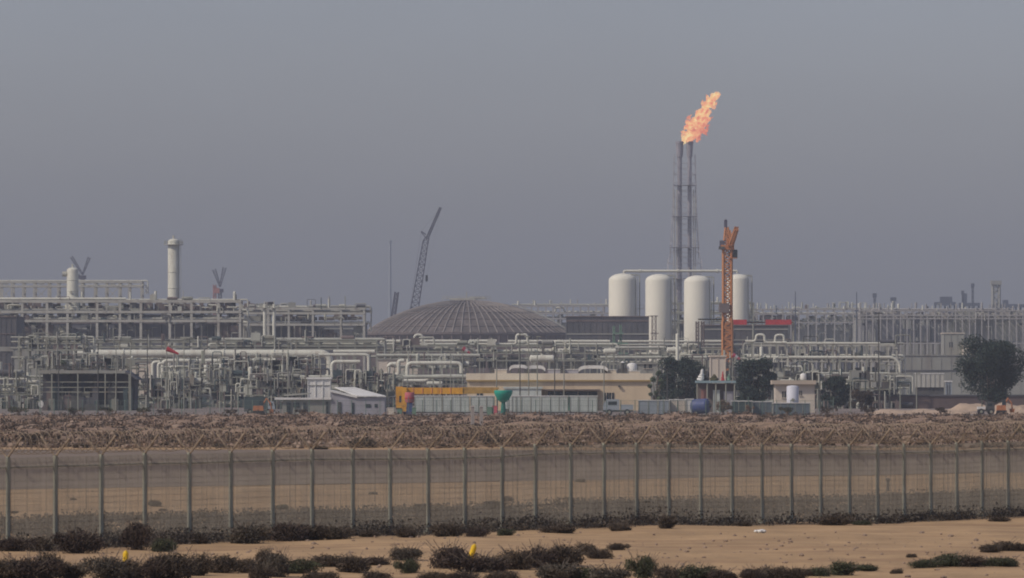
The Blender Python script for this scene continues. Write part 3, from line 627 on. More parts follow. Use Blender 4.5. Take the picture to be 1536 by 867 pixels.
for i in range(290):
    t = rr.random() * (len(spine) - 1.6); j = int(t); f = t - j; px, py, w = [spine[j][k] * (1 - f) + spine[j + 1][k] * f for k in range(3)]
    off = max(-.8, min(.8, rr.gauss(0, .27 if i % 4 else .5))); px2, py2 = px + off * w * .8, py + off * w * .45 + rr.uniform(-2, 2)
    dirv = Vector((.52 + rr.gauss(0, .26) + off * .1, rr.gauss(0, .2), .86 - off * .15)).normalized()
    L = rr.uniform(2.2, 6.5) * (.7 if i % 4 == 0 else 1) * (1 - .45 * t / 9) * (.8 if abs(off) > .3 else 1); r = rr.uniform(.35, 1.15) * (.4 + w / 26) * (.6 if i % 4 == 0 else 1)
    spindle(b, Vector((X(px2, d), d + rr.gauss(0, .22) * w * S3, Z(py2 + 4, d))), dirv, L, r, i * 7.3)
tag(b.solo('flame', fm, (X(1030, d), d, Z(205, d))), 'ragged orange and pink gas flame blowing right from the flare stack tip', 'flame')
# ================================================================= cranes
def luff(label, d, segs, m, mast=None, t=.35, group=None, extra=None):
    o = thing('lattice_crane', label, 'crane', segs[0][0][0], d, group)
    for (a, c, w0, w1, nn) in segs: b = MB(); b.lattice(pt(*a, d), pt(*c, d), S(w0, d), S(w1, d), nn, t); b.build('boom', m, o)
    p = pt(*segs[0][0], d); b = MB(); b.box((p.x, p.y, 2.6), (7, 9, 3)); b.box((p.x - 4.5, p.y, 2.2), (3, 8, 2.2)); b.box((p.x + 2.4, p.y - 4.9, 2.6), (1.8, 1.6, 2.4)); b.build('machinery_house', m, o)
    for s_ in (-1, 1): b = MB(); b.box((p.x + s_ * 3.4, p.y, .6), (1.4, 10, 1.2)); b.build('crawler_track', TYRE, o)
    if extra: extra(o)
    return o
d = 2800
def ex(o):
    b = MB(); b.bar(pt(639, 352, d), pt(632, 347, d), .5); b.bar(pt(640, 358, d), pt(631.5, 348, d), .35); b.build('strut', CRANE, o)
    b = MB(); b.bar(pt(632, 347, d), pt(661, 312, d), .07); b.bar(pt(632, 347, d), pt(606, 520, d), .07); b.build('stay_rope', CRANE, o)
    b = MB(); b.bar(pt(661, 312, d), pt(640.5, 413, d), .04); b.build('hoist_rope', CRANE, o)
    b = MB(); b.box(pt(640, 417, d), (1.0, .9, 2.4)); b.box(pt(640, 421, d), (.4, .4, 1)); b.build('hook_block', DARK, o)
luff('tall blue-grey crawler crane with a kinked lattice boom behind the dome', d, [((606, 560), (638, 364), 15, 8, 24), ((638, 364), (641, 356), 8, 5, 1), ((641, 357), (661, 311), 3.5, 3, 12)], CRANE, extra=ex)
d = 2700; luff('small blue-grey crane boom leaning right at the left shoulder of the dome', d, [((578, 560), (595, 438), 7, 5, 18)], CRANE, t=.45)
def vcrane(label, px, jt, arms, d, mx, mast_m, head_m, tt):
    o = thing('tower_crane', label, 'tower crane', px, d); b = MB(); b.lattice(pt(mx, 596, d), pt(mx, jt, d), S(4.5, d), S(4, d), 26, .3); b.build('mast', mast_m, o)
    b = MB(); p = pt(mx, jt, d); b.box((p.x, p.y, p.z + .6), (3, 3, 1.6)); b.box((p.x - 1.9, p.y - .5, p.z + 1), (1.4, 1.6, 2)); b.build('cab', head_m, o)
    for a, c in arms: b = MB(); b.lattice(pt(*a, d), pt(*c, d), S(1.8, d), S(tt, d), 6, .22); b.build('jib', head_m, o)
    return o
vcrane('dark luffing tower crane with its arms in a V beside the flared white vessel', 125, 418, [((124, 412), (107, 385)), ((124, 412), (134, 386))], 2900, 124, CRANE, CRANE, 4)
vcrane('hazy grey and red luffing tower crane with V arms right of the slim white column', 328, 438, [((330, 430), (321, 404)), ((330, 430), (337, 401))], 2900, 330, CRANE, CRANE, 5)
d = 2600; o = thing('crane_mast', 'faded red lattice mast rising through the long rack below the grey crane', 'mast', 322, d); b = MB(); b.lattice(pt(322, 600, d), pt(322, 427, d), S(3.5, d), S(3.5, d), 26, .28); b.build('mast', mat('faded_red', (.36, .19, .17), .8, .15, .3), o); b = MB(); b.box(pt(325, 436, d), (2.2, 2, 2)); b.build('cab', mat('faded_red', (0, 0, 0)), o)
# orange tower crane
d = 1700; o = thing('tower_crane', 'orange tower crane with a thick lattice mast in front of the white drums', 'tower crane', 1091, d); x = X(1091, d)
b = MB(); b.lattice(pt(1091, 585, d), pt(1091, 372, d), S(12, d), S(12, d), 24, .5); b.build('mast', CRANER, o)
b = MB(); b.lattice(pt(1091, 585, d), pt(1091, 482, d), S(13.5, d), S(13.5, d), 12, .5); b.build('outer_mast', CRANER, o)
b = MB(); b.box((x, d, Z(371, d)), (3.4, 3.4, 1.2)); b.lattice(pt(1091, 369, d), pt(1090, 341, d), S(12, d), S(4, d), 6, .3); b.build('slewing_top', CRANER, o)
b = MB(); b.lattice(Vector((x + .8, d - 2, Z(366, d))), Vector((x + .9, d + 22, Z(346, d))), 1.3, 1.1, 12, .22); b.lattice(Vector((x + .9, d - 2, Z(366, d))), Vector((x + 1.25, d - 34, Z(347, d))), 1.1, .8, 18, .2); b.build('jib', CRANER, o)
b = MB(); b.box(pt(1101, 381, d), (1.7, 2, 2.2)); b.build('cab', GLASS, o)
b = MB(); b.bar(pt(1089, 346, d), pt(1088.5, 329, d), .3); b.box(pt(1088.5, 336, d), (.8, .8, 2)); b.box(pt(1083, 366, d), (1.2, 2.5, 1.8)); b.build('cat_head', CRANE, o)
b = MB(); b.box((x - S(9, d), d - 1, Z(372, d)), (1.4, 2, .7)); b.build('counterweight', DARK, o)
b = MB(); z = Z(382, d); b.box((x + 1.4, d - 1.6, z - .9), (2, 1.2, .2)); b.build('cab_floor', CRANER, o)
for px in (1091,):
    b = MB(); b.box((X(1086, d), d - 1, Z(462, d)), (2.6, 2, 2.4)); b.build('climbing_frame', BROWNST, o)
# red / orange horizontal lattice girder
d = 1720
o = thing('lattice_girder', 'red lattice girder lying level behind the orange crane mast', 'girder', 1092, d); b = MB(); b.lattice(pt(1094, 483.5, d), pt(1190, 483.5, d), S(7, d), S(6, d), 22, .3); b.build('girder', RED, o)
for px0, px1 in ((1099, 1120), (1148, 1187)): b = MB(); b.bb(X(px0, d), X(px1, d), d - 1, d - .8, Z(487, d), Z(479.5, d)); b.build('side_sheet', RED, o)
b = MB(); b.bar(pt(1190, 483, d), pt(1192, 590, d), .4); b.bar(pt(1130, 486, d), pt(1130, 590, d), .4); b.build('leg', STEEL, o)
o = thing('lattice_girder', 'rusty orange lattice girder and legs left of the orange crane mast', 'girder', 1048, d); b = MB(); b.lattice(pt(1047, 479, d), pt(1090, 479, d), S(8, d), S(8, d), 9, .32); b.build('girder', CRANER, o)
for px in (1046, 1054): b = MB(); b.lattice(pt(px, 590, d), pt(px, 482, d), S(4, d), S(4, d), 18, .22); b.build('leg', BROWNST, o)
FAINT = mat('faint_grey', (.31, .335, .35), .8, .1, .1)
# faint distant stack
d = 5200; o = thing('chimney', 'very faint thin chimney in the haze left of the crawler crane', 'chimney', 585, d); b = MB(); b.tube((X(585, d), d, 0), (X(585, d), d, Z(362, d)), 1.5, .9, 14); b.build('shaft', FAINT, o)
b = MB(); b.tube((X(585, d), d, Z(364, d)), (X(585, d), d, Z(361, d)), 1.3, 1.3, 14); b.build('rim', FAINT, o)
# white columns at the left
o = vessel('slim tall white process column with a platform round its top', 260.5, 358, 17.5, 2000, PIPEW, None, 1.3, (367,), True, None, (408, 432))
o = vessel('short white vessel with a flared skirt before the open white frame', 109, 401, 17.5, 1956, PIPEW, 466, 1.0, (), False, None, (420, 436))
d = 1956; x = X(109, d); b = MB(); b.lathe((x, d, 0), [(2.5, Z(466, d)), (1.75, Z(444, d))], 28); b.build('flared_skirt', PIPEW, o)
b = MB(); b.tube((x - 1.7, d, Z(411, d)), (x - 3.0, d, Z(411, d)), .75, n=10); b.tube((x - .3, d - 1.9, Z(439, d)), (x - .3, d - 1.6, Z(439, d)), .4, n=10); b.build('side_nozzle', PIPE, o)
CREAMG = mat('dusty_cream_cladding', (.42, .39, .34), .8, .12, .1)
HZST = mat('haze_toned_steel', (.37, .355, .325), .8, .15, .2)  # far rack steel: distance haze mixed into the base colour as pale beige
# ================================================================= racks, far to near
rack('open white steel frame with two decks standing against the sky at the far left', 0, 212, [423, 429.5, 452], 2300, 13, 10, STEELL, 1, PIPEW, .62, brace=3)
rack('very long grey pipe rack with pale columns below the white open frame', -40, 360, [452, 468, 481.5], 1950, 12, 12, STEELL, 4, PIPEW, .72, fill=[(-30, 90, 455, 466, BROWNST), (194, 352, 455, 466, BROWNST), (96, 190, 458, 466, GREYW), (-30, 356, 471, 479, DARKW), (-36, 100, 487, 512, GREYW), (104, 160, 485, 512, DARKW), (164, 356, 485, 512, DARKW)], clutter=26, posts=9, seed=2)
rack('low grey pipe rack running from the red mast to the dome', 362, 546, [463, 470, 487], 2050, 6, 12, STEELL, 3, PIPEW, .66, fill=[(366, 470, 473, 510, DARKW), (470, 544, 490, 512, GREYW), (366, 414, 456, 466, BROWNST), (424, 542, 474, 480, BROWNST)], clutter=16, posts=5, seed=3)
rack('hazy beige rack with many thin uprights right of the dome', 775, 915, [459, 470, 478], 2900, 14, 10, HZST, 2, PIPE, .65, fill=[(780, 915, 473, 500, GREYW)], posts=16, seed=4)
rack('long hazy pipe rack bristling with vents right of the white drums', 1120, 1345, [464, 471, 484], 2700, 18, 12, HZST, 2, PIPE, .5, fill=[(1122, 1200, 473, 483, BROWNST), (1205, 1345, 474, 482, GREYW), (1180, 1290, 487, 515, GREYW)], posts=44, seed=5, clutter=14)
rack('hazy long cooler bank with closely spaced pale uprights at the far right', 1290, 1545, [466, 473, 478, 515], 2500, 26, 12, HZST, 1, HZST, .42, fill=[(1290, 1545, 467.5, 478, CREAMG), (1290, 1420, 480, 512, mat('slate_cladding', (.25, .25, .25), .8, .15, .1)), (1420, 1545, 466, 520, GREYW)], posts=40, seed=6, clutter=6)
rack('grey steel rack behind the second and third white drums', 1000, 1130, [455, 470, 484], 2250, 9, 10, STEEL, 2, PIPE, .6, posts=6, seed=7, fill=[(1008, 1026, 476, 520, DARKW)])
hall_later = 1
# dark halls
def hall(label, x0, x1, top, d, m, depth=30, roof=None, strips=6, base=0, trim=None, ridge=0, cat='building', doors=(), wins=(), name='building', wm=None, group=None, eave=.3, bands=()):
    o = thing(name, label, cat, x0, d, group); z = Z(top, d); a, c = X(x0, d), X(x1, d); b = MB(); b.bb(a, c, d, d + depth, 0, z - eave); b.build('wall', m, o)
    b = MB()
    if ridge:
        y1 = d + depth; zz = z; rz = z + ridge
        v = [(a - .3, d - .3, zz - eave), (c + .3, d - .3, zz - eave), (c + .3, y1 + .3, zz - eave), (a - .3, y1 + .3, zz - eave), (a - .3, (d + y1) / 2, rz), (c + .3, (d + y1) / 2, rz)]
        b.add(v, [(0, 1, 5, 4), (2, 3, 4, 5), (1, 2, 5), (3, 0, 4), (3, 2, 1, 0)])
    else: b.bb(a - .25, c + .25, d - .25, d + depth + .25, z - eave, z)
    b.build('roof', roof or trim or m, o)
    if strips:
        b = MB()
        for i in range(strips + 1): xx = a + (c - a) * i / strips; b.box((xx, d - .06, (z - eave) / 2), (.16, .12, z - eave - .02))
        b.build('cladding_ribs', m, o)
    for (y0, y1, bm_) in bands: b = MB(); b.bb(a - .03, c + .03, d - .16, d - .004, Z(y1, d), Z(y0, d)); b.build('band', bm_, o)
    for (p0, p1, t0) in doors: b = MB(); b.bb(X(p0, d), X(p1, d), d - .1, d + .1, 0.02, Z(t0, d)); b.build('door', DARK, o)
    for (p0, p1, t0, t1) in wins:
        b = MB(); b.bb(X(p0, d), X(p1, d), d - .05, d + .1, Z(t1, d), Z(t0, d)); w_ = b.build('window', wm or GLASS, o)
        b = MB(); xm = (X(p0, d) + X(p1, d)) / 2; b.box((xm, d - .08, (Z(t0, d) + Z(t1, d)) / 2), (.08, .05, Z(t0, d) - Z(t1, d))); b.box((xm, d - .1, Z(t1, d)), (X(p1, d) - X(p0, d) + .2, .16, .1)); b.build('frame', CREAM, w_)
    return o
hall('very long dark slate hall hidden behind the long left pipe rack', -40, 548, 484, 2200, DARKW, 30, BROWNST, 40, bands=((492, 494, GREYW), (503, 504.5, BROWNST)), name='industrial_hall')
hall('long grey hall standing behind the far right cooler bank', 1286, 1570, 477, 2540, GREYW, 30, GREYW, 40, name='industrial_hall')
hall('hazy slate hall behind the vent-studded rack', 1130, 1300, 486, 2730, DARKW, 30, GREYW, 30, name='industrial_hall')
hall('dark slate hall with a flat roof left of the second white drum', 850, 973, 474, 1960, DARKW, 28, BROWNST, 14, bands=((480, 482.5, BROWNST), (500, 502, GREYW)), name='industrial_hall')
hall('dark grey hall behind the foot of the orange tower crane', 1056, 1182, 487, 1850, DARKW, 30, BROWNST, 14, bands=((493, 495, GREYW), (509, 511, GREYW)), name='industrial_hall')
hall('tall dark slate building at the left edge below the rack', -30, 24, 474, 1700, DARKW, 30, BROWNST, 7, bands=((520, 527, GREYW), (500, 501.5, BROWNST)), name='industrial_hall')
hall('low brown shed behind the pipes right under the dome', 500, 900, 517, 2150, BROWNST, 30, GREYW, 24, name='industrial_hall')
# pale storage tanks behind the pipes at left
hall('pale beige flat building behind the red windsock', 166, 226, 541, 1525, CREAM, 8, GREYW, 6, name='building')
hall('long pale wall of a low building behind the upper left pipes', 20, 118, 521, 1660, GREYW, 20, GREYW, 9, name='building')
hall('small beige building under the pipes left of the beige office', 566, 626, 538, 1600, CREAM, 12, GREYW, 4, name='building')
hall('long grey low warehouse at the far right behind the white trailer', 1352, 1560, 532, 1900, GREYW, 40, GREYW, 14, bands=((555, 557, DARKW), ), name='warehouse')
hall('small square grey building with a dark doorway right of the cooler bank', 1416, 1446, 499, 1980, GREYW, 14, CREAM, 3, wins=((1424, 1429, 513, 522),), name='building')
hall('pale low building just behind the crown of the big round tree', 1446, 1500, 515, 1970, CREAM, 14, GREYW, 4, name='building')
hall('low grey wall building behind the lower right pipe rack', 1120, 1350, 556, 1650, GREYW, 20, GREYW, 16, name='building', bands=((563, 566, DARKW),))
hall('long low dark brown wall beyond the sand on the right', 1300, 1545, 592, 1330, mat('red_brown_wall', (.13, .095, .085), .85, .25, .3), 6, DARKW, 0, name='boundary_wall', cat='wall')
# distant hazy structures on the skyline at right
FAR = mat('far_steel', (.10, .11, .135), .8, .15, .05)
def farframe(label, x0, x1, top, d, n, roof=True, levels=2, box=None):
    o = thing('steel_platform', label, 'steel platform', x0, d); a, c = X(x0, d), X(x1, d); z = Z(top, d)
    for i in range(n): xx = a + (c - a) * i / (n - 1); b = MB(); b.box((xx, d, z / 2), (1.0, 1.0, z)); b.build('leg', FAR, o)
    for k in range(levels): b = MB(); b.bb(a - .5, c + .5, d - 4, d + 4, z - k * S(11, d) - 1.6, z - k * S(11, d) + (0 if k else .3)); b.build('deck', FAR, o)
    if box: b = MB(); b.bb(X(box[0], d), X(box[1], d), d - 3, d + 3, z + .3, Z(box[2], d)); b.build('machine_house', FAR, o)
farframe('hazy dark platform with a box on top on the far right skyline', 1403, 1432, 454, 3900, 5, box=(1410, 1428, 445))
farframe('hazy dark framed platform left of the far right tower', 1440, 1468, 455, 3900, 5, box=(1444, 1450, 440))
farframe('long low hazy platform at the right edge of the skyline', 1488, 1545, 457, 3900, 9, box=(1504, 1512, 450))
d = 3500; o = thing('water_tower', 'pale hazy square tower with a wider head on the far right skyline', 'tower', 1494, d); b = MB(); b.lattice(pt(1494, 580, d), pt(1494, 424, d), S(10, d), S(10, d), 16, .9); b.build('frame', GREYW, o); b = MB(); b.bb(X(1486, d), X(1502, d), d - 3, d + 3, Z(427, d), Z(421, d)); b.build('head', GREYW, o)
for px, top, dd_, w in ((1312, 440, 3600, 6), (1340, 446, 3600, 9), (1459, 425, 3700, 5), (1444, 436, 3700, 4)):
    o = thing('lattice_mast', {1312: 'thin hazy mast above the left end of the cooler bank', 1340: 'thick stubby hazy mast above the cooler bank', 1459: 'hazy mast with a square head left of the far right tower', 1444: 'short hazy mast between the two dark platforms'}[px], 'mast', px, dd_)
    b = MB(); b.lattice(pt(px, 590, dd_), pt(px, top, dd_), S(w * .6, dd_), S(w * .4, dd_), 20, .35); b.build('mast', FAR, o); b = MB(); b.box(pt(px, top + 3, dd_), (S(w, dd_), 2, S(6, dd_))); b.build('head', FAR, o)
for px, top, lb in ((1193, 437, 'tall thin dark mast above the vent-studded rack, left of two'), (1285, 438, 'tall thin dark mast at the left end of the cooler bank')):
    o = thing('lightning_mast', lb, 'mast', px, 2400); b = MB(); b.tube((X(px, 2400), 2400, 0), (X(px, 2400), 2400, Z(top, 2400)), .45, .14, 8); b.build('mast', FAR, o); b = MB(); b.box((X(px, 2400), 2400, Z(466, 2400)), (1.4, 1.4, .4)); b.build('crossarm', FAR, o)
# ================================================================= process area, middle distance
pipeline('white pipe lying level right under the dome, left stretch', [(572, 520), (572, 511.5), (690, 511.5)], 1900, 4.5, PIPEW, (600, 660))
pipeline('white pipe lying level right under the dome, right stretch', [(704, 511.5), (745, 511.5)], 1905, 4.5, PIPEW, (725,))
pipeline('long thin white pipe from the dome to the dark slate hall', [(762, 512), (915, 512)], 1900, 4.5, PIPEW, (790, 840, 885))
pipeline('white pipe crossing before the feet of the white drums', [(927, 512), (1083, 512)], 1780, 3.6, PIPEW, (960, 1010, 1060))
pipeline('second pipe just below the one at the feet of the white drums', [(905, 517), (1130, 517)], 1770, 3, PIPE, (930, 1000, 1070))
pipeline('short white pipe low under the right half of the dome', [(776, 525), (855, 525), (855, 518)], 1800, 4.5, PIPEW, (800, 840))
pipeline('long pale pipe above the beige office roof', [(565, 533), (720, 533)], 1650, 5, PIPE, (600, 650, 700))
pipeline('long pale pipe level above the white roof tanks', [(900, 536), (1060, 536)], 1650, 4.2, PIPE, (930, 980, 1030))
pipeline('very thick pale horizontal pipe at upper left with the windsock before it', [(110, 530.5), (486, 530.5), (494, 537), (494, 566)], 1620, 12, PIPEW, (170, 250, 325, 432), n=16)
pipeline('thick pale pipe continuing right from the thick upper left pipe', [(500, 527.5), (562, 527.5)], 1640, 6, PIPEW, (530,))
pipeline('grey pipe with a bend down at its right end, below the thick pipe', [(244, 590), (244, 541), (386, 541), (386, 577)], 1500, 5.5, PIPEW, (290, 335))
pipeline('white pipe riser curving over, left of three in a row', [(229, 584), (229, 543), (240, 543)], 1480, 5, PIPEW)
pipeline('white pipe riser curving over, middle of three in a row', [(237.5, 584), (237.5, 545), (246, 545)], 1478, 4.5, PIPEW)
pipeline('slim pale pipe with a short drop right of the bent grey pipe', [(370, 556), (398, 556), (398, 566)], 1470, 4, PIPEW)
pipeline('pale pipe with a step behind the white blockhouse', [(301, 566), (700, 565)], 1400, 6, PIPE, (340, 420, 520, 600, 660))
pipeline('wide square pipe loop standing left of the white blockhouse top', [(478, 532), (553, 532), (553, 560)], 1560, 4.6, PIPEW, (520,))
pipeline('lower square pipe loop inside the wide one above the white roof', [(498, 566), (498, 542.5), (540, 542.5)], 1500, 5.5, PIPEW, (525,))
pipeline('thick elbow pipe rising right of the white sloped roof, left of three', [(570, 562), (583, 562), (583, 546), (594, 546)], 1480, 6, PIPEW)
pipeline('thick elbow pipe rising right of the white sloped roof, middle of three', [(590, 562), (598, 562), (598, 541), (606, 541)], 1485, 6, PIPEW)
pipeline('thick elbow pipe rising and running right over the yellow crane', [(611, 564), (611, 544.5), (692, 544.5), (692, 560)], 1475, 6, PIPEW, (650,))
pipeline('white pipe with a hump just above the yellow crane boom', [(562, 571), (640, 571), (648, 564), (700, 564)], 1420, 5, PIPEW, (600, 680))
pipeline('pale pipe with square expansion loop, left of two on the right-hand rack', [(1118, 512), (1134, 512), (1134, 502), (1147, 502), (1147, 514), (1180, 514)], 1560, 4, PIPEW, (1128, 1165))
pipeline('pale pipe with square expansion loop, right of two on the right-hand rack', [(1150, 514), (1163, 514), (1163, 502.5), (1176, 502.5), (1176, 515), (1320, 515)], 1570, 3.6, PIPEW, (1200, 1250, 1300))
pipeline('long pipe bending down at the right-hand end of the lower rack', [(1140, 536), (1340, 536), (1350, 545), (1350, 590)], 1550, 4.5, PIPEW, (1190, 1260, 1320))
pipeline('long pipe low on the right-hand rack', [(1150, 560), (1336, 560), (1336, 590)], 1545, 3.6, PIPE, (1200, 1290))
pipeline('thin pipe low at the left edge before the dark building', [(-10, 568), (42, 568), (42, 590)], 1350, 4, PIPEW, (10, 30))
pipeline('short pipe stub with a round end cap at the left edge', [(10, 578.5), (48, 578.5)], 1330, 5.5, PIPEW, (30,), n=14)
rack('upper left pipe rack of thin grey steel before the dark slate building', 28, 128, [508, 515, 525, 540], 1580, 8, 6, STEEL, 3, PIPE, .4, seed=21, rail=True, clutter=16)
rack('open pipe rack above the thick pale pipe at upper left', 128, 325, [513, 521, 541], 1660, 9, 6, STEEL, 3, PIPE, .38, seed=22, rail=True, clutter=14)
rack('open pipe rack from the thick support column to the dome', 325, 565, [512, 519, 524], 1680, 9, 6, STEEL, 3, PIPE, .4, seed=23, clutter=16)
rack('low cluttered pipe rack under the right half of the dome', 700, 915, [519, 530, 541], 1720, 12, 8, STEEL, 3, PIPE, .35, seed=24, clutter=26, fill=[(705, 790, 535, 552, DARKW), (820, 905, 534, 556, GREYW)])
rack('cluttered pipe rack left of the flag above the crane boom', 566, 700, [519, 527, 538], 1700, 8, 8, STEEL, 3, PIPE, .35, seed=25, clutter=18, fill=[(640, 700, 536, 556, DARKW)])
rack('pipe rack above the dark trees before the white drums', 915, 1125, [524, 534, 546], 1700, 12, 8, STEEL, 3, PIPEW, .38, seed=26, clutter=30)
rack('two-storey right-hand pipe rack with many pale columns', 1130, 1345, [518, 537, 542, 560], 1580, 18, 8, STEELL, 3, PIPEW, .42, seed=27, clutter=46)
MOD = [(-10, 60, [566, 580, 592], 'at the left edge, low', 31), (205, 300, [578, 585, 596], 'right of the dark compressor shed', 32), (252, 305, [552, 566], 'below the windsock', 33),
       (298, 372, [566, 577, 588], 'left of the dark teal truck', 34), (372, 462, [571, 582, 593], 'just left of the white blockhouse', 35), (300, 480, [548, 556], 'under the thick pale pipe', 36),
       (496, 596, [569, 576, 584], 'above the white sloped roof', 37), (600, 702, [552, 570, 577], 'above the yellow crane boom', 38), (55, 205, [548, 553], 'over the dark compressor shed', 39),
       (1186, 1350, [572, 584], 'low at right behind the guardhouse tree', 40), (1050, 1190, [552, 566], 'behind the shelter and trees', 41), (980, 1060, [552, 566, 580], 'behind the left dark tree', 42)]
rrm = random.Random(77)
for i, (a, c, lv, wh, sd) in enumerate(MOD):
    rack('process module of grey steel, pipes and small vessels ' + wh, a, c, lv, 1300 + (i % 4) * 28 + (120 if lv[0] < 560 else 0), max(4, int((c - a) / 13)), 7, STEELD, 3, PIPE, .24, seed=sd, name='process_module', fill=[(a + 3, c - 3, lv[-1] + 3, 619, rrm.choice([DARKW, TEALD, GREYW, DARK]))], clutter=int((c - a) * .42), pr=(.08, .26), posts=int((c - a) / 18))
for px, top, w, base, lb in ((309, 547, 6, 0, 'small pale upright vessel below the bent grey pipe, left one'), (331, 546, 4, 0, 'slim pale upright vessel below the bent grey pipe, right one'), (279, 575, 7, 0, 'squat white upright vessel right of the white pipe risers'),
                             (255, 577, 5, 0, 'slim upright vessel just right of the white risers'), (1142, 520, 5, 0, 'slim pale column under the left expansion loop'), (1016, 500, 5, 0, 'thin grey column between the second and third drums')):
    vessel(lb, px, top, w, 1440, PIPEW, None, 1.1, (), False)
for a, c, yc, dia, lb in ((794, 832, 538, 11, 'large pale rounded horizontal drum above the office roof tanks'), (405, 425, 546, 5, 'small horizontal drum right of the bent grey pipe'), (1000, 1022, 525, 9, 'pale horizontal drum before the feet of the drums'),
                          (1262, 1292, 567, 6, 'pale horizontal drum low behind the guardhouse bush'), (905, 925, 527, 9, 'pale green-grey horizontal drum below the green steel tower'), (640, 664, 575, 6, 'small grey horizontal drum above the crane cab')):
    hdrum(lb, a, c, yc, dia, 1500)
# pair of pale vessels on the low rack
for px, lb in ((397, 'left of the pair of stubby pale vessels on the low grey rack'), (411, 'right of the pair of stubby pale vessels on the low grey rack')): vessel(lb, px, 456, 5, 2020, PIPEW, None, 1.0, (462,), False)
# green steel tower
d = 1760; o = thing('steel_tower', 'pale green lattice tower before the dark slate hall', 'tower', 927, d)
for px, top in ((921, 489), (931, 487)): b = MB(); b.lattice(pt(px, 590, d), pt(px, top, d), S(3, d), S(2.4, d), 16, .16); b.build('leg', GRNSTEEL, o)
for y_ in (500, 515, 530, 545): b = MB(); b.box(pt(927, y_, d), (S(30 if y_ > 510 else 16, d), 3, .4)); b.build('deck', GRNSTEEL, o)
b = MB(); b.bar(pt(912, 540, d), pt(927, 515, d), .3); b.bar(pt(944, 540, d), pt(927, 515, d), .3); b.build('bracing', GRNSTEEL, o)
# pink scaffold in front of drum 2
d = 1960; o = thing('scaffold_tower', 'thin brown scaffold tower against the second white drum', 'scaffold', 981, d); b = MB(); b.lattice(pt(981, 590, d), pt(981, 474, d), S(6, d), S(6, d), 14, .2); b.build('scaffold_frame', BROWNST, o); b = MB(); b.box(pt(981, 474, d), (2.4, 2, .25)); b.box(pt(982, 500, d), (2.4, 2, .25)); b.build('deck', BROWNST, o)
# dark compressor shed
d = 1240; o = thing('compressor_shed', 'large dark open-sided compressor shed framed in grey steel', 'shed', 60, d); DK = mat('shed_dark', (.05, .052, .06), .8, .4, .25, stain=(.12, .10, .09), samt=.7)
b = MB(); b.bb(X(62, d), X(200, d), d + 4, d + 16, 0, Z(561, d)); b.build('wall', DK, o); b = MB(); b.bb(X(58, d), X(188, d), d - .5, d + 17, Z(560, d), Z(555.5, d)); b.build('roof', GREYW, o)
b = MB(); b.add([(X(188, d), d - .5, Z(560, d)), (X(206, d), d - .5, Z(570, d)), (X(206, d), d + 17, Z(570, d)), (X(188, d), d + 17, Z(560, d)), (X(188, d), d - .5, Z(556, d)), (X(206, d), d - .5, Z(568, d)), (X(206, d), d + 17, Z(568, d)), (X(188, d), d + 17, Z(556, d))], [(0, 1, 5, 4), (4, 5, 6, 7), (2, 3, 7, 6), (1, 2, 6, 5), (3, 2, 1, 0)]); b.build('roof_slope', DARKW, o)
for px in (60, 78, 117, 158, 194): b = MB(); b.box((X(px, d), d - .6, Z(561, d) / 2), (.22, .22, Z(561, d))); b.build('column', STEEL, o)
for y_ in (573, 581, 588): b = MB(); b.bar(pt(60, y_, d), pt(195, y_, d), .16); b.build('girt', STEEL, o)
rr = random.Random(9)
for k in range(44):
    px = rr.uniform(66, 196); b = MB(); h = rr.uniform(.8, 5.2); xx = X(px, d); yq = d + rr.uniform(.2, 3); b.box((xx, yq, h / 2), (rr.uniform(.3, 2.2), .8, h)); b.tube((xx, yq, h), (xx, yq, h + rr.uniform(.3, 1)), .12, n=8); b.build('machine', rr.choice([DARK, TEALD, BROWNST, STEEL, DARKW]), o)
# light poles
LP = [(147, 515), (174, 512), (196, 510), (221, 495), (276, 508), (330, 552), (348, 540), (432, 512), (745, 528), (780, 500), (793, 505), (806, 505), (832, 520), (846, 525), (906, 540), (1001, 560), (1050, 540), (1143, 545), (1230, 560), (1375, 560), (1473, 560), (1318, 470), (676, 530), (540, 560), (88, 528), (1276, 556)]
def near(px): 
    for lim, s in ((60, 'by the left edge'), (205, 'before the dark compressor shed'), (300, 'near the white pipe risers'), (400, 'before the bent grey pipe'), (500, 'near the white blockhouse'), (600, 'above the white sloped roof'), (700, 'above the yellow crane'), (800, 'over the left half of the beige office'), (920, 'over the right half of the beige office'), (1060, 'by the left dark tree'), (1180, 'by the right dark tree'), (1300, 'near the guardhouse'), (1440, 'by the white trailer'), (1600, 'by the big round tree')):
        if px < lim: return s
for i, (px, top) in enumerate(LP): lamp('thin grey light pole rising ' + near(px), px, top, 1180 + (i % 5) * 9, STEEL if i % 3 else DARK, 'thin light poles ' + near(px), arm=1 if i % 2 else -1)
# windsocks
SOCK = [(250, 523, 268, 531, 'red windsock streaming right before the thick pale pipe', RED), (694, 522, 705, 530, 'small pink and white windsock above the yellow crane', PINK), (1099, 532, 1110, 539, 'magenta windsock by the foot of the orange tower crane', PINK)]
for a, y0, c, y1, lb, m_ in SOCK:
    d = 1290; o = thing('windsock', lb, 'windsock', a, d); b = MB(); b.tube((X(a, d), d, 0), pt(a, y0 - 2, d), .12, .09, 6); b.build('pole', STEEL, o)
    p, q = pt(a, y0, d), pt(c, y1, d)
    for k in range(3):
        b = MB(); b.tube(p.lerp(q, k / 3), p.lerp(q, (k + 1) / 3 - .003), .52 - .12 * k, .40 - .12 * k, 10, cap=True); b.build('sleeve', m_ if k != 1 or 'red' in lb else WHITE, o)
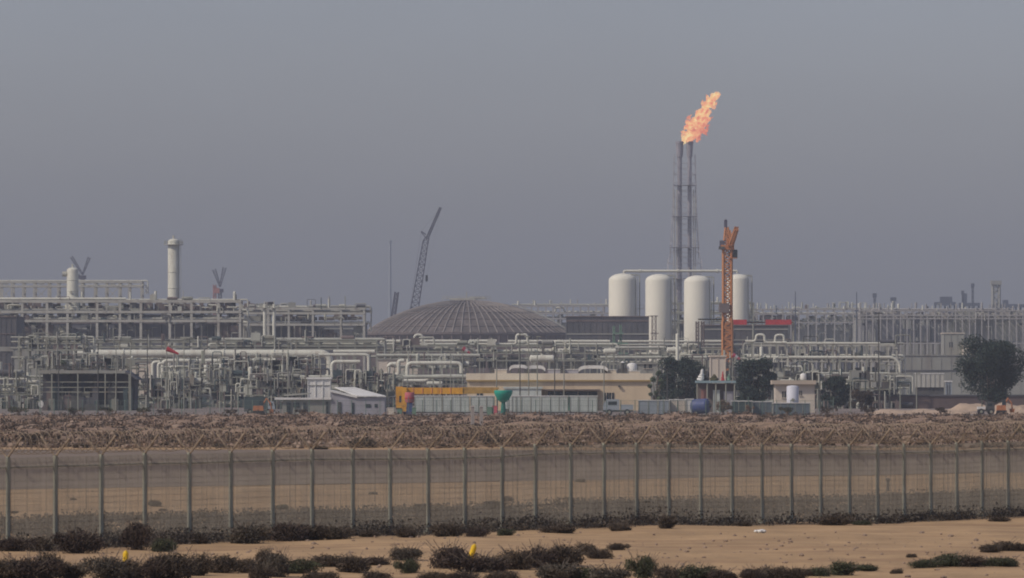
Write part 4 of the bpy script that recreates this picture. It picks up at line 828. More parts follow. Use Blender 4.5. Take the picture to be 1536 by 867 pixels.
# ================================================================= front line of buildings and cabins
YB = 1090
o = hall('low white blockhouse standing on the white sloped-roof building', 462, 495, 566, 1100, WHITE, 7, WHITE, 3, bands=((577.5, 578.3, GREYW),), name='blockhouse')
d = 1085; o = thing('warehouse', 'white and lilac-grey low building with a sloping white roof', 'building', 412, d); d1 = d + 14
def prism(v, f): b = MB(); b.add(v, f); return b
zA, zB, zC = Z(583, d), Z(594.5, d), 0
def wedge(x0, x1, z0, z1, th, y0, y1):
    return prism([(x0, y0, z0 - th), (x1, y0, z1 - th), (x1, y1, z1 - th), (x0, y1, z0 - th), (x0, y0, z0), (x1, y0, z1), (x1, y1, z1), (x0, y1, z0)], [(3, 2, 1, 0), (4, 5, 6, 7), (0, 1, 5, 4), (1, 2, 6, 5), (2, 3, 7, 6), (3, 0, 4, 7)])
b = prism([(X(497, d), d, 0), (X(577, d), d, 0), (X(577, d), d + 12, 0), (X(497, d), d + 12, 0), (X(497, d), d, Z(588, d)), (X(536, d), d, Z(596, d)), (X(577, d), d, Z(596, d)), (X(577, d), d + 12, Z(596, d)), (X(536, d), d + 12, Z(596, d)), (X(497, d), d + 12, Z(588, d))], [(0, 1, 6, 5, 4), (1, 2, 7, 6), (2, 3, 9, 8, 7), (3, 0, 4, 9), (4, 5, 8, 9), (5, 6, 7, 8)]); b.build('wall', LILAC, o)
b = prism([(X(535, d), d - .4, Z(595, d)), (X(579, d), d - .4, Z(595, d)), (X(530, d), d + 12.4, Z(582, d)), (X(499, d), d + 12.4, Z(582, d)), (X(535, d), d - .4, Z(593.8, d)), (X(579, d), d - .4, Z(593.8, d)), (X(530, d), d + 12.4, Z(580.8, d)), (X(499, d), d + 12.4, Z(580.8, d))], [(3, 2, 1, 0), (4, 5, 6, 7), (0, 1, 5, 4), (1, 2, 6, 5), (2, 3, 7, 6), (3, 0, 4, 7)]); b.build('roof', WHITE, o)
wedge(X(495, d), X(536, d), Z(585, d), Z(594.5, d), .3, d - .3, d + 12).build('side_roof', WHITE, o)
b = MB(); b.bb(X(424, d), X(497, d), d + .1, d + 10, 0, Z(598, d)); b.build('side_wall', GREYW, o)
b = MB(); b.bb(X(412, d), X(497, d), d - .4, d + 10.4, Z(599.5, d), Z(596.5, d)); b.build('eave', WHITE, o); wedge(X(425, d), X(464, d), Z(592, d), Z(589, d), .25, d + 3, d + 9).build('back_roof', GREYW, o)
for p0, p1, t0 in ((430, 436, 604), (455, 459, 604), (489, 492, 603), (507, 512, 603), (528, 531, 604)): b = MB(); b.bb(X(p0, d), X(p1, d), d - .12, d + .2, .03, Z(t0, d)); b.build('door', GLASS if p0 != 507 else DARK, o)
for p0, p1, t0, t1 in ((548, 556, 606, 611), (562, 566, 606, 611), (440, 449, 604, 611)): b = MB(); b.bb(X(p0, d), X(p1, d), d - .09, d + .15, Z(t1, d), Z(t0, d)); b.build('window', GLASS, o)
# beige office
d = 1230; o = thing('office_building', 'long low beige office building with a parapet and clutter on its flat roof', 'building', 700, d)
b = MB(); b.bb(X(701, d), X(976, d), d, d + 14, 0, Z(571, d)); b.build('wall', BEIGE, o)
b = MB(); b.bb(X(699, d), X(979, d), d - .35, d + 14.35, Z(570.5, d), Z(560, d)); b.build('parapet', mat('parapet_render', (.74, .65, .48), .85, .07, .15, stain=(.45, .35, .24), samt=.5), o)
b = MB(); b.bb(X(699.5, d), X(978.5, d), d - .45, d - .352, Z(572.2, d), Z(570, d)); b.build('ledge', OCHRE, o)
for p0, p1, t0, t1 in ((906, 913, 589, 601), (914, 921, 589, 601), (787, 799, 582, 598), (822, 866, 587, 598), (868, 896, 587, 598), (715, 724, 586, 595)):
    b = MB(); b.bb(X(p0, d), X(p1, d), d - .1, d + .2, Z(t1, d), Z(t0, d)); w_ = b.build('window', GLASS, o); b = MB(); b.bar(pt((p0 + p1) / 2, t1, d - .15), pt((p0 + p1) / 2, t0, d - .15), .08); b.build('frame', CREAM, w_)
b = MB(); b.bb(X(812, d), X(900, d), d - 2.6, d - .1, Z(585.5, d), Z(584, d)); b.build('awning', BROWNST, o)
b = MB(); b.bb(X(820, d), X(896, d), d - .9, d - .6, 0, Z(593, d)); b.build('hoarding', mat('green_hoard', (.05, .19, .13), .8, .25, .8), o)
b = MB(); b.box(pt(929, 579.5, d - .3), (.45, .4, .3)); b.build('wall_lamp', DARK, o)
b = MB(); b.bb(X(757, d), X(812, d), d - 4, d - .4, 0, Z(583, d)); b.bb(X(755, d), X(814, d), d - 4.2, d - .4, Z(583, d), Z(580, d)); b.build('porch', PALEGRN, o)
zr = Z(560, d)
def rooftop(label, kind, x0, x1, top, m_, dy=3):
    a, c = X(x0, d), X(x1, d); z = Z(top, d); name = {'tank': 'water_tank', 'unit': 'air_conditioning_unit', 'shed': 'roof_shed', 'pipe': 'exhaust_stack', 'dish': 'canopy'}[kind]
    e = empty(name, ((a + c) / 2, d + dy, zr - .01), label, name.replace('_', ' '))
    if kind == 'tank': b = MB(); r = (c - a) / 2; b.lathe(((a + c) / 2, d + dy, zr + .25), [(r * .96, 0), (r, .15), (r, z - zr - .5), (r * .7, z - zr - .25), (r * .2, z - zr - .12)], 20); b.build('shell', m_, e); b = MB(); b.box(((a + c) / 2, d + dy, zr + .12), (c - a, 1.6, .26)); b.build('stand', STEEL, e)
    elif kind == 'unit': b = MB(); b.bb(a, c, d + dy - .5, d + dy + .5, zr + .12, z); b.build('casing', m_, e); b = MB(); b.tube(((a + c) / 2, d + dy - .53, (z + zr) / 2), ((a + c) / 2, d + dy - .5, (z + zr) / 2), (z - zr) * .32, n=12); b.build('fan', DARK, e)
    elif kind == 'shed': b = MB(); b.bb(a, c, d + dy - 1.2, d + dy + 1.2, zr, z - .12); b.build('wall', m_, e); b = MB(); b.bb(a - .1, c + .1, d + dy - 1.3, d + dy + 1.3, z - .12, z); b.build('roof', WHITE, e)
    elif kind == 'pipe': b = MB(); b.tube(((a + c) / 2, d + dy, zr), ((a + c) / 2, d + dy, z), (c - a) / 2, n=12); b.build('flue', m_, e); b = MB(); b.tube(((a + c) / 2, d + dy, z), ((a + c) / 2, d + dy, z + .25), (c - a) * .7, (c - a) * .2, 12); b.build('rain_cap', WHITE, e)
    else:
        b = MB(); n = 10; P = [((a + (c - a) * i / n), z - (abs(i / n - .5) * 2) ** 5 * .55) for i in range(n + 1)]
        b.add([(x_, d + dy - 1.5, zz) for x_, zz in P] + [(x_, d + dy + 1.5, zz) for x_, zz in P] + [(x_, d + dy - 1.5, zz - .6) for x_, zz in P] + [(x_, d + dy + 1.5, zz - .6) for x_, zz in P],
              [(i, i + 1, n + 2 + i, n + 1 + i) for i in range(n)] + [(2 * n + 2 + i, 3 * n + 3 + i, 3 * n + 4 + i, 2 * n + 3 + i) for i in range(n)] + [(i, 2 * n + 2 + i, 2 * n + 3 + i, i + 1) for i in range(n)]); b.build('fabric', m_, e)
        b = MB(); 
        for xx in (a + .2, (a + c) / 2, c - .2): b.bar((xx, d + dy, zr), (xx, d + dy, z - .7), .12)
        b.build('frame', STEEL, e)
rooftop('white curved canopy on the left half of the office roof', 'dish', 764, 792, 547, WHITE); rooftop('long white canopy left of centre on the office roof', 'dish', 790, 818, 548, WHITE)
rooftop('arched white canopy at right of centre on the office roof', 'dish', 868, 912, 548, WHITE)
rooftop('dark square cooling unit alone at the left end of the office roof', 'unit', 735, 741, 551, DARK); rooftop('dark cooling unit under the left canopy', 'unit', 786, 793, 553.5, DARK, 1.2); rooftop('dark cooling unit under the long canopy', 'unit', 796, 803, 553.5, DARK, 1.2)
rooftop('dark cooling unit between the roof canopies', 'unit', 841, 847, 553, DARK, 1.2); rooftop('pale low roof shed between the long canopy and the dark unit', 'shed', 822, 840, 553.5, LILAC); rooftop('pale low roof shed left of the arched canopy', 'shed', 848, 868, 553.5, LILAC)
rooftop('cream small roof shed near the left end of the office roof', 'shed', 742, 760, 554, CREAM); rooftop('pale shed right of the arched canopy on the office roof', 'shed', 906, 925, 554, CREAM, 6)
rooftop('black exhaust stack on the right part of the office roof', 'pipe', 932, 937, 544, DARK); rooftop('black box cooler left of the exhaust stack', 'unit', 927, 932, 553, DARK, 1); rooftop('black box cooler right of the exhaust stack', 'unit', 936, 941, 552, DARK, 1)
rooftop('wide white round water tank on the right part of the office roof', 'tank', 941, 956, 545, WHITE, 4); rooftop('cream roof shed at the right end of the office roof', 'shed', 944, 960, 556, CREAM, 1.5)
hall('grey plant room with a dark window behind the right end of the office', 955, 985, 544, 1330, GREYW, 8, GREYW, 2, wins=((966, 978, 545, 553),), name='plant_room')
# row of pale green cabins
def cabin(label, x0, x1, top, bot, d, m_, nd=2, group=None, legs=True):
    o = thing('site_cabin', label, 'site cabin', x0, d, group); a, c = X(x0, d), X(x1, d); z0 = max(.25, Z(bot, d)); z1 = Z(top, d)
    b = MB(); b.bb(a, c, d, d + 2.6, z0, z1 - .12); b.build('wall', m_, o); b = MB(); b.bb(a - .1, c + .1, d - .1, d + 2.7, z1 - .12, z1); b.build('roof', WHITE, o)
    b = MB(); b.bb(a - .06, c + .06, d - .08, d + 2.62, z0 - .22, z0); b.build('skid', DARK, o)
    for k in range(nd + 1): xx = a + (c - a) * k / nd; b = MB(); b.box((xx, d - .04, (z0 + z1) / 2), (.09, .08, z1 - z0 - .14)); b.build('corner_post', STEEL, o)
    b = MB(); k = int((c - a) / .3)
    for j in range(k): b.box((a + (c - a) * (j + .5) / k, d - .02, (z0 + z1) / 2), (.06, .04, z1 - z0 - .3))
    b.build('cladding_ribs', m_, o); return o
CB = [(622, 663, 'leftmost of the pale green cabins, just right of the pink drum', PALEGRN), (664, 704, 'second of the pale green cabins under the yellow boom', PALEGRN), (706, 742, 'third pale green cabin, left of the teal hopper', PALEGRN), (768, 781, 'narrow pale green cabin just right of the teal hopper', PALEGRN),
      (782, 810, 'pale green cabin second right of the teal hopper', PALEGRN), (812, 852, 'wide pale green cabin before the middle of the office', PALEGRN), (855, 896, 'rightmost wide pale green cabin', PALEGRN), (958, 986, 'pale blue-grey framed cabin below the office end', PALEBLU), (988, 1004, 'narrow pale blue cabin left of the cream box', PALEBLU)]
for i, (a, c, lb, m_) in enumerate(CB): cabin(lb, a, c, 593.5 if m_ is PALEGRN else 600, 617.5 if m_ is PALEGRN else 621, 1060, m_, 3 if c - a > 30 else 2)
cabin('cream metal box left of the navy drum', 1005, 1028, 599, 621, 1062, CREAM, 2)
cabin('bright cream box just touching the navy drum', 1029, 1040, 598, 619, 1066, WHITE, 1)
cabin('dark green-grey netted store left of the brown dry bush', 1098, 1128, 601, 623, 1066, TEALD, 3); cabin('slate blue store below the guardhouse, left', 1130, 1158, 602, 623, 1068, mat('slate_store', (.14, .17, .19), .8, .2, .6), 3); cabin('slate blue store below the guardhouse, right', 1160, 1215, 604, 623, 1064, mat('slate_store', (0, 0, 0)), 5)
# pickup between the cabins
def truck(label, x0, x1, top, d, body, cabm, cargo=None, ct=None, cabw=10, right=False, name='truck', drum=None):
    o = thing(name, label, 'truck', x0, d); a, c = X(x0, d), X(x1, d); z1 = Z(top, d); w = c - a; cw = S(cabw, d); f = (lambda t: a + t) if not right else (lambda t: c - t)
    b = MB(); b.bb(f(0), f(w), d, d + 2.4, .55, .85); b.build('chassis', DARK, o)
    b = MB(); x0_, x1_, xm = f(0), f(cw), f(cw * .22); zt = z1
    v = [(x0_, d, .7), (x1_, d, .7), (x1_, d, zt), (xm, d, zt), (x0_, d, .7 + (zt - .7) * .5)]; v += [(p[0], d + 2.4, p[2]) for p in v]
    b.add(v, [(0, 1, 2, 3, 4), (9, 8, 7, 6, 5), (0, 4, 9, 5), (4, 3, 8, 9), (3, 2, 7, 8), (2, 1, 6, 7), (1, 0, 5, 6)]); co = b.build('cab', cabm, o)
    wl = .52 if name != 'mobile_crane' else .3; b = MB(); b.bb(f(cw * .3), f(cw * (.85 if wl > .5 else .5)), d - .02, d + .05, .7 + (zt - .7) * wl, .7 + (zt - .7) * (wl + .3)); b.build('side_window', GLASS, co)
    b = MB(); p3 = Vector((xm, d + .2, zt)); p4 = Vector((x0_, d + .2, .7 + (zt - .7) * .5)); dx = (-.03 if not right else .03)
    b.add([(p3.x + dx, p3.y, p3.z - .08), (p4.x + dx, p4.y, p4.z + .06), (p4.x + dx, p4.y + 2, p4.z + .06), (p3.x + dx, p3.y + 2, p3.z - .08)], [(0, 1, 2, 3)]); b.build('windscreen', GLASS, co)
    if cargo: b = MB(); b.bb(f(cw + .2), f(w), d, d + 2.4, .9, Z(ct, d)); b.build('body', cargo, o)
    if drum: b = MB(); b.drum((f(cw + 1.2), d + 1.2, drum[0]), (f(w - .8), d + 1.2, drum[0] + drum[2]), drum[1], 18); b.build('mixer_drum', cargo or body, o)
    for t in ([.16, .62, .84] if w > 5 else [.2, .8]):
        for yy in (d - .02, d + 2.12): b = MB(); xx = f(w * t); b.tube((xx, yy, .5), (xx, yy + .3, .5), .5, n=16); wo = b.build('wheel', TYRE, o); b = MB(); b.tube((xx, yy - .03, .5), (xx, yy, .5), .24, n=10); b.build('hub', STEEL, wo)
    return o
truck('grey pickup truck with a dark windscreen below the office window', 905, 950, 599, 1058, PALEBLU, PALEBLU, PALEBLU, 607, 24, name='pickup_truck')
truck('dark teal tarpaulin-covered truck left of the sloped-roof building', 366, 412, 602, 1075, TEALD, PALEBLU, TEALD, 595, 10, True)
truck('yellow truck-mounted crane carrier under its lowered boom', 594, 700, 581, 1150, YELL, YELL, None, None, 16, name='mobile_crane')
d = 1152; o = [q for q in bpy.data.objects if q.name.startswith('mobile_crane')][0]; o['category'] = 'mobile crane'; o['label'] = 'yellow mobile crane with its long boom lying level over the pale green cabins'
b = MB(); b.lattice(pt(603, 585.5, d), pt(692, 585.5, d), S(11, d), S(9, d), 12, .34); b.build('boom', YELL, o); b = MB(); b.bb(X(606, d), X(694, d), d - .7, d + .4, Z(591, d), Z(581.5, d)); b.build('boom_box', YELL, o); b = MB(); b.lattice(pt(692, 586, d), pt(748, 585, d), S(8, d), S(5, d), 8, .3); b.bb(X(694, d), X(745, d), d - .55, d + .3, Z(590, d), Z(583, d)); b.build('jib', mat('worn_yellow', (.44, .27, .07), .7, .3, .6), o)
b = MB(); b.bb(X(594, d), X(604, d), d - 1.6, d + 1, Z(608, d), Z(580, d)); b.build('counterweight', YELL, o)
for k in range(5): b = MB(); b.tube(pt(620 + k * 14, 590, d - .6), pt(620 + k * 14, 582, d - .6), .18, n=6); b.build('boom_strut', ORANGE, o)
# pink round drum on blue stand, coloured goods
d = 1064; o = thing('barrel', 'pink-red round drum standing before the yellow crane cab', 'drum', 614, d); b = MB(); b.lathe((X(614.5, d), d, 0), [(.55, Z(604, d)), (.74, Z(602, d)), (.78, Z(590, d)), (.75, Z(588.5, d))], 12); b.build('shell', mat('faded_pink', (.50, .14, .15), .7, .25, 1.0), o); b = MB(); b.box((X(614.5, d), d, Z(604, d) / 2), (.9, .9, Z(604, d))); b.build('stand', BLUE, o); b = MB(); b.lathe((X(614.5, d), d, Z(597, d)), [(.8, -.08), (.86, 0), (.8, .08)], 18); b.build('hoop', RED, o)
for px, w, h, m_, lb in ((600, 8, 9, GRNSTEEL, 'green crate left of the pink drum'), (606, 6, 14, YELL, 'yellow upright case left of the pink drum'), (621, 6, 11, GRNSTEEL, 'green bin right of the pink drum'), (609, 9, 5, BLUE, 'low blue box below the pink drum'), (587, 11, 11, CREAM, 'pale pallet box between the grey wall and the yellow crane'), (735, 9, 12, GRNSTEEL, 'green sacks at the left foot of the teal hopper'), (759, 9, 9, BROWNST, 'brown drum stack right of the teal hopper foot'), (742, 8, 14, PINK, 'pink-red bin left of the hopper stem')):
    d = 1056; o = thing('storage_crate', lb, 'crate', px, d); a, c, z = X(px - w / 2, d), X(px + w / 2, d), S(h, d)
    b = MB(); b.bb(a, c, d, d + .9, .12, z); b.build('box', m_, o); b = MB(); b.bb(a - .04, c + .04, d - .04, d + .94, z, z + .1); b.build('lid', m_, o); b = MB(); b.bb(a, c, d, d + .9, 0, .12); b.build('pallet', BROWNST, o)
d = 1054; o = thing('hopper', 'bright teal funnel-shaped hopper on a thin stem among the pale cabins', 'hopper', 755, d); x = X(755, d); b = MB(); b.lathe((x, d, 0), [(.5, Z(603, d)), (.95, Z(599, d)), (1.4, Z(591, d)), (1.48, Z(586.5, d)), (1.35, Z(585.4, d))], 16); b.build('funnel', TEAL, o); b = MB(); b.tube((x, d, 0), (x, d, Z(601, d)), .45, .3, 12); b.build('stem', mat('deep_teal', (.02, .17, .13), .7, .3, 1.5), o)
for s_ in (-1, 1): b = MB(); b.bar((x + s_ * .9, d, 0), (x + s_ * .9, d, Z(592, d)), .09); b.build('leg', TEALD, o)
# navy drum
d = 1049.5; o = thing('mixer_drum', 'big dark navy drum lying on a stand before the trees', 'drum', 1050, d); b = MB(); b.drum((X(1042, d), d + 1, Z(610, d)), (X(1060, d), d + .2, Z(609, d)), S(22.5, d) / 2, 22); b.build('shell', BLUE, o); b = MB(); b.tube((X(1046, d), d - .25, Z(611.5, d)), (X(1046, d), d - .1, Z(611.5, d)), .22, n=12); b.build('hatch', PALEBLU, o)
b = MB(); b.tube((X(1062, d), d + .3, Z(608, d)), (X(1066, d), d + .2, Z(606, d)), .55, .4, 14); b.build('mouth', DARK, o)
for px in (1044, 1060): b = MB(); b.box((X(px, d), d + .7, .3), (.3, 1.6, .62)); b.build('cradle', STEEL, o)
# shelter
d = 1165; o = thing('open_shelter', 'open shelter with a flat blue-green roof on thin posts', 'shelter', 1046, d); b = MB(); b.bb(X(1044, d), X(1104, d), d, d + 6, Z(574.5, d), Z(571, d)); b.build('roof', mat('blue_green_roof', (.24, .33, .34), .6, .15, .5), o)
for px in (1046, 1061, 1074, 1089, 1102):
    b = MB(); b.bar(pt(px, 574, d + .2), (X(px, d), d + .2, 0), .18); b.build('post', STEEL, o)
b = MB(); b.bb(X(1046, d), X(1102, d), d + 5, d + 5.3, 0, Z(575, d)); b.build('back_wall', BROWNST, o)
for a, c, t, m_, lb in ((1070, 1080, 585, PALEGRN, 'pale green low cabinet under the shelter roof'), (1086, 1100, 587, LILAC, 'lilac-grey crate under the right of the shelter roof'), (1052, 1062, 584, mat('brick_red', (.3, .15, .12), .8, .2, .8), 'brick-coloured crate under the left of the shelter roof')):
    q = thing('storage_crate', lb, 'crate', (a + c) / 2, d + 1); b = MB(); b.bb(X(a, d), X(c, d), d + 1, d + 2.2, 0, Z(t, d) - .1); b.build('box', m_, q); b = MB(); b.bb(X(a, d) - .05, X(c, d) + .05, d + .95, d + 2.25, Z(t, d) - .1, Z(t, d)); b.build('lid', m_, q)
hall('plain beige block behind the shelter, at the foot of the orange crane', 1066, 1088, 533, 1300, CREAM, 8, CREAM, 2, name='concrete_block', cat='block', bands=())
d = 1168; zr = Z(571, d)
for px, w, h, m_, lb in ((1085, 4.5, 14, RED, 'red conical pile standing on the shelter roof'), (1052, 9, 17, WHITE, 'crumpled white sheet heap on the left of the shelter roof'), (1094, 5, 9, GRNSTEEL, 'small green heap on the right of the shelter roof'), (1072, 10, 8, mat('olive_heap', (.10, .09, .04), .9, .3, 1), 'dark olive heap on the middle of the shelter roof')):
    b = MB(); rr = random.Random(px); x = X(px, d)
    for k in range(9): t = k / 8; b.add([v * S(w, d) * (.5 - .28 * t) * rr.uniform(.7, 1.1) + Vector((x + rr.uniform(-.3, .3) * S(w, d) * (1 - t) + (.25 * S(w, d) * t if px == 1052 else 0), d + 3, zr + S(h, d) * t * .85 + .15)) for v in IV], IF)
    tag(b.solo('cover_heap', m_, (x, d + 3, zr)), lb, 'heap')
# guardhouse
d = 1150; o = hall('small cream guardhouse with an overhanging flat roof', 1163, 1222, 573, d, CREAM, 6, CREAM, 0, wins=((1173, 1179, 587, 597), (1199, 1203, 586, 594)), name='guardhouse', eave=.1)
b = MB(); b.bb(X(1158, d), X(1224, d), d - .9, d + 6.5, Z(576.5, d), Z(570.5, d)); b.build('roof_slab', mat('guard_slab', (.50, .42, .32), .85, .1, .3), o)
d = 1149; z0 = Z(570.5, d); e = empty('water_tank', (X(1206, d), d + 3, z0), 'small white round water tank on the guardhouse roof', 'water tank'); b = MB(); b.lathe((X(1206, d), d + 3, z0 + .1), [(.5, 0), (.55, .1), (.55, .85), (.35, 1.05), (.12, 1.15)], 18); b.build('shell', WHITE, e); b = MB(); b.box((X(1206, d), d + 3, z0 + .05), (1.2, 1.2, .12)); b.build('stand', STEEL, e)
d = 1140; o = thing('silo', 'short white round tank standing before the guardhouse', 'tank', 1189, d); b = MB(); b.lathe((X(1189, d), d, 0), [(1.0, 0), (1.03, .3), (1.03, Z(580, d)), (.8, Z(578.6, d)), (.2, Z(578, d))], 22); b.build('shell', mat('bluish_white', (.60, .61, .64), .6, .08, .3), o); b = MB(); b.tube((X(1189, d), d - 1.1, Z(600, d)), (X(1189, d), d - .9, Z(600, d)), .3, n=10); b.build('outlet', STEEL, o)
# white trailer & small box, right
d = 1500; o = thing('trailer', 'boxy white tank trailer parked left of the big round tree', 'trailer', 1374, d); a, c = X(1374, d), X(1416, d); b = MB(); b.bb(a, c, d, d + 2.6, Z(581, d), Z(561, d)); b.build('body', mat('trailer_cream', (.50, .49, .42), .7, .1, .3, stain=(.3, .27, .22), samt=.6), o)
b = MB(); b.bb(a - .1, c + .1, d - .1, d + 2.7, Z(561, d), Z(559.6, d)); b.build('roof', WHITE, o)
for k in range(7): xx = a + (c - a) * k / 6; b = MB(); b.box((xx, d - .06, (Z(581, d) + Z(561, d)) / 2), (.12, .1, 2.9)); b.build('rib', GREYW, o)
for t in (.15, .3, .7, .85): b = MB(); xx = a + (c - a) * t; b.tube((xx, d, .55), (xx, d + .4, .55), .55, n=14); b.build('wheel', TYRE, o)
b = MB(); b.bb(a, c, d + .4, d + 2.2, .9, Z(581, d)); b.build('chassis', DARK, o)
o = hall('tiny pale blue booth right of the white trailer', 1419, 1427, 571, 1490, PALEBLU, 2, WHITE, 2, doors=((1421, 1425, 577),), name='booth')
truck('small dark off-road vehicle with pale side parked on the sand below the big tree', 1467, 1492, 603, 1080, WHITE, DARK, WHITE, 610, 12, True, name='parked_truck')
# orange excavator-like machines
RUSTOR = mat('rusty_orange', (.42, .17, .075), .8, .25, 1.0, stain=(.2, .09, .05), samt=.7)
def digger(label, px, d, s, m_):
    o = thing('excavator', label, 'excavator', px, d); x = X(px, d)
    for yy in (0, 1.6): b = MB(); b.box((x, d + yy, .4), (2.6 * s, .5, .7), 0, .8); b.build('crawler_track', TYRE, o)
    b = MB(); b.box((x - .1 * s, d + .8, 1.15), (2.1 * s, 1.9, .85), 0, .9); b.build('body', m_, o); b = MB(); b.box((x + .5 * s, d + .4, 1.9), (.9 * s, .9, 1.0), 0, .85); b.build('cab', GLASS, o)
    b = MB(); b.path([(x + .6 * s, d + 1.1, 1.4), (x + 1.5 * s, d + 1.1, 2.7), (x + 2.3 * s, d + 1.1, 1.9)], .16, 6); b.build('boom', m_, o); b = MB(); b.path([(x + 2.3 * s, d + 1.1, 1.95), (x + 2.5 * s, d + 1.1, .9)], .12, 6); b.box((x + 2.45 * s, d + 1.1, .7), (.6, .8, .6), 0, 1.3); b.build('bucket', m_, o)
    return o
digger('small orange excavator on the sand below the right side of the big tree', 1503, 1074, .7, RUSTOR)
digger('rusty orange machine beside the dark teal truck', 388, 1052, .8, RUSTOR)
# sign, people-high posts, inner fence
d = 1120; o = thing('round_sign', 'small white oval sign on a pole before the dark shed', 'sign', 61.5, d); b = MB(); b.tube((X(61.5, d), d, 0), (X(61.5, d), d, Z(600, d)), .07, n=6); b.build('pole', STEEL, o); b = MB(); p = pt(61.5, 606, d); b.add([(p.x + .42 * math.cos(t), p.y - .09 - (.05 if k >= 14 else 0), p.z + .62 * math.sin(t)) for k in range(28) for t in [2 * math.pi * (k % 14) / 14]], [tuple(range(13, -1, -1)), tuple(range(14, 28))] + [(i, (i + 1) % 14, 14 + (i + 1) % 14, 14 + i) for i in range(14)]); b.build('plate', WHITE, o)
d = 1046; o = thing('chain_link_fence', 'low green wire fence of thin posts along the front of the plant', 'fence', -20, d); n = 60
GW = mat('green_wire', (.13, .19, .16), .7, .2, .3)
for i in range(n + 1):
    px = -25 + i * (1275 / n); b = MB(); x = X(px, d); b.tube((x, d, 0), (x, d, 2.5 + (0.5 if i % 6 == 0 else 0)), .055, n=6); b.build('post', GW, o)
b = MB(); x0, x1 = X(-25, d), X(1250, d); k = int((x1 - x0) / .22)
for j in range(k): x = x0 + j * .22; b.tube((x, d, .05), (x, d, 2.4), .013, n=3, cap=False)
for z in (.1, .8, 1.6, 2.4): b.bar((x0, d, z), (x1, d, z), .03)
b.build('wire_mesh', GW, o)
# ================================================================= trees
def tree(label, px, top, w, base, d, m_, seed, n=5200, name='round_tree', shape=0, low=.12, leaf=.34, dens=26):
    r = np.random.default_rng(seed); rr = random.Random(seed); o = thing(name, label, 'tree', px, d); x = X(px, d); H = Z(top, d); W = S(w, d) / 2
    b = MB(); th = H * low + .6; b.path([(x, d, -.1), (x + .1, d, th * .5), (x, d, th)], W * .05 + .1, 8)
    cs = []
    for i in range(dens):
        a = rr.uniform(0, 6.28); t = rr.uniform(0, 1) ** .8; zz = th + (H - th) * (.08 + .8 * t); rad = (W * (.35 + .55 * math.sin(math.pi * min(1, (.25 + .6 * t)))) if not shape else W * (.22 + .62 * min(1, t * 1.7) ** .8 * (1 if t < .8 else .85))) * rr.uniform(.1, .95) ** .7
        cs.append((x + rad * math.cos(a), d + rad * math.sin(a) * .8, zz, W * rr.uniform(.2, .36)))
        if i < 14: b.path([(x, d, th * .8), (x + rad * .4 * math.cos(a), d + rad * .4 * math.sin(a), th + (zz - th) * .5), (x + rad * math.cos(a), d + rad * .8 * math.sin(a), zz)], .07, 5)
    b.build('trunk', BARK, o); P = []
    for cx, cy, cz, q in cs:
        k = n // dens; u = r.normal(size=(k, 3)); u /= np.linalg.norm(u, axis=1)[:, None]; rad = r.uniform(.3, 1.05, k)[:, None] ** .6
        P.append(u * rad * [q, q, q * .8] + [cx, cy, cz])
    P = np.concatenate(P); P = P[(P[:, 2] < H * 1.02) & (P[:, 2] > H * low * .6)]
    qobj('crown', P, leaf, seed, m_, o); return o
tree('big dark round-crowned tree standing alone at the right edge', 1483, 503, 118, 606, 1180, LF_DARK, 1, 34000, dens=64, low=.09, shape=1)
tree('dark bushy tree left of the open shelter', 1024, 533, 84, 596, 1190, LF_DARK, 2, 15000, low=.02, dens=40)
tree('dark bushy tree right of the open shelter', 1132, 536, 84, 596, 1190, LF_DARK, 3, 15000, low=.02, dens=40)
tree('willowy grey-green tree at the right end of the beige office', 983, 545, 26, 600, 1170, LF_OLIVE, 4, 3400, low=.05, dens=12)
tree('dark rounded bush-like tree right of the guardhouse', 1254, 564, 54, 606, 1200, LF_DARK, 5, 8000, low=.01, dens=26)
tree('small dark tree low behind the guardhouse bush', 1292, 583, 44, 608, 1190, LF_BROWN, 6, 3500, low=.01, dens=14, leaf=.3)
tree('dull green tree behind the shed roof at upper left', 100, 536, 34, 556, 1420, LF_OLIVE, 7, 1500, low=.3, dens=10)
tree('dry brown leafless bush right of the navy drum', 1084, 600, 32, 622, 1048, LF_STRAW, 8, 900, low=.03, dens=10, leaf=.26)
tree('dry yellow-brown bush before the slate stores', 1124, 606, 16, 622, 1044, LF_STRAW, 9, 420, low=.03, dens=6, leaf=.24)
for i, (px, w, h, m_) in enumerate(((215, 24, 12, LF_GREEN), (250, 30, 10, LF_SCRUB), (345, 24, 9, LF_SCRUB), (450, 24, 9, LF_SCRUB), (1180, 30, 12, LF_GREEN), (1240, 30, 12, LF_SCRUB), (1300, 26, 14, LF_BROWN), (1410, 22, 12, LF_BROWN), (160, 30, 12, LF_GREEN), (28, 34, 13, LF_GREEN), (110, 30, 12, LF_GREEN))):
    tree(('wide ' if w >= 30 else 'narrow ') + 'low scrubby bush along the plant fence ' + ['below the three white risers', 'right of the three white risers', 'left of the teal truck', 'left of the blockhouse foot', 'at the left corner of the guardhouse', 'just right of the guardhouse', 'left end of the long sand mound', 'under the white trailer', 'before the right end of the dark shed', 'at the far left', 'before the middle of the dark shed'][i], px, HY + 52000 / 1050 - h, w, 0, 1040, m_, 20 + i, 500, name='scrub_bush', low=.02, dens=7, leaf=.22)
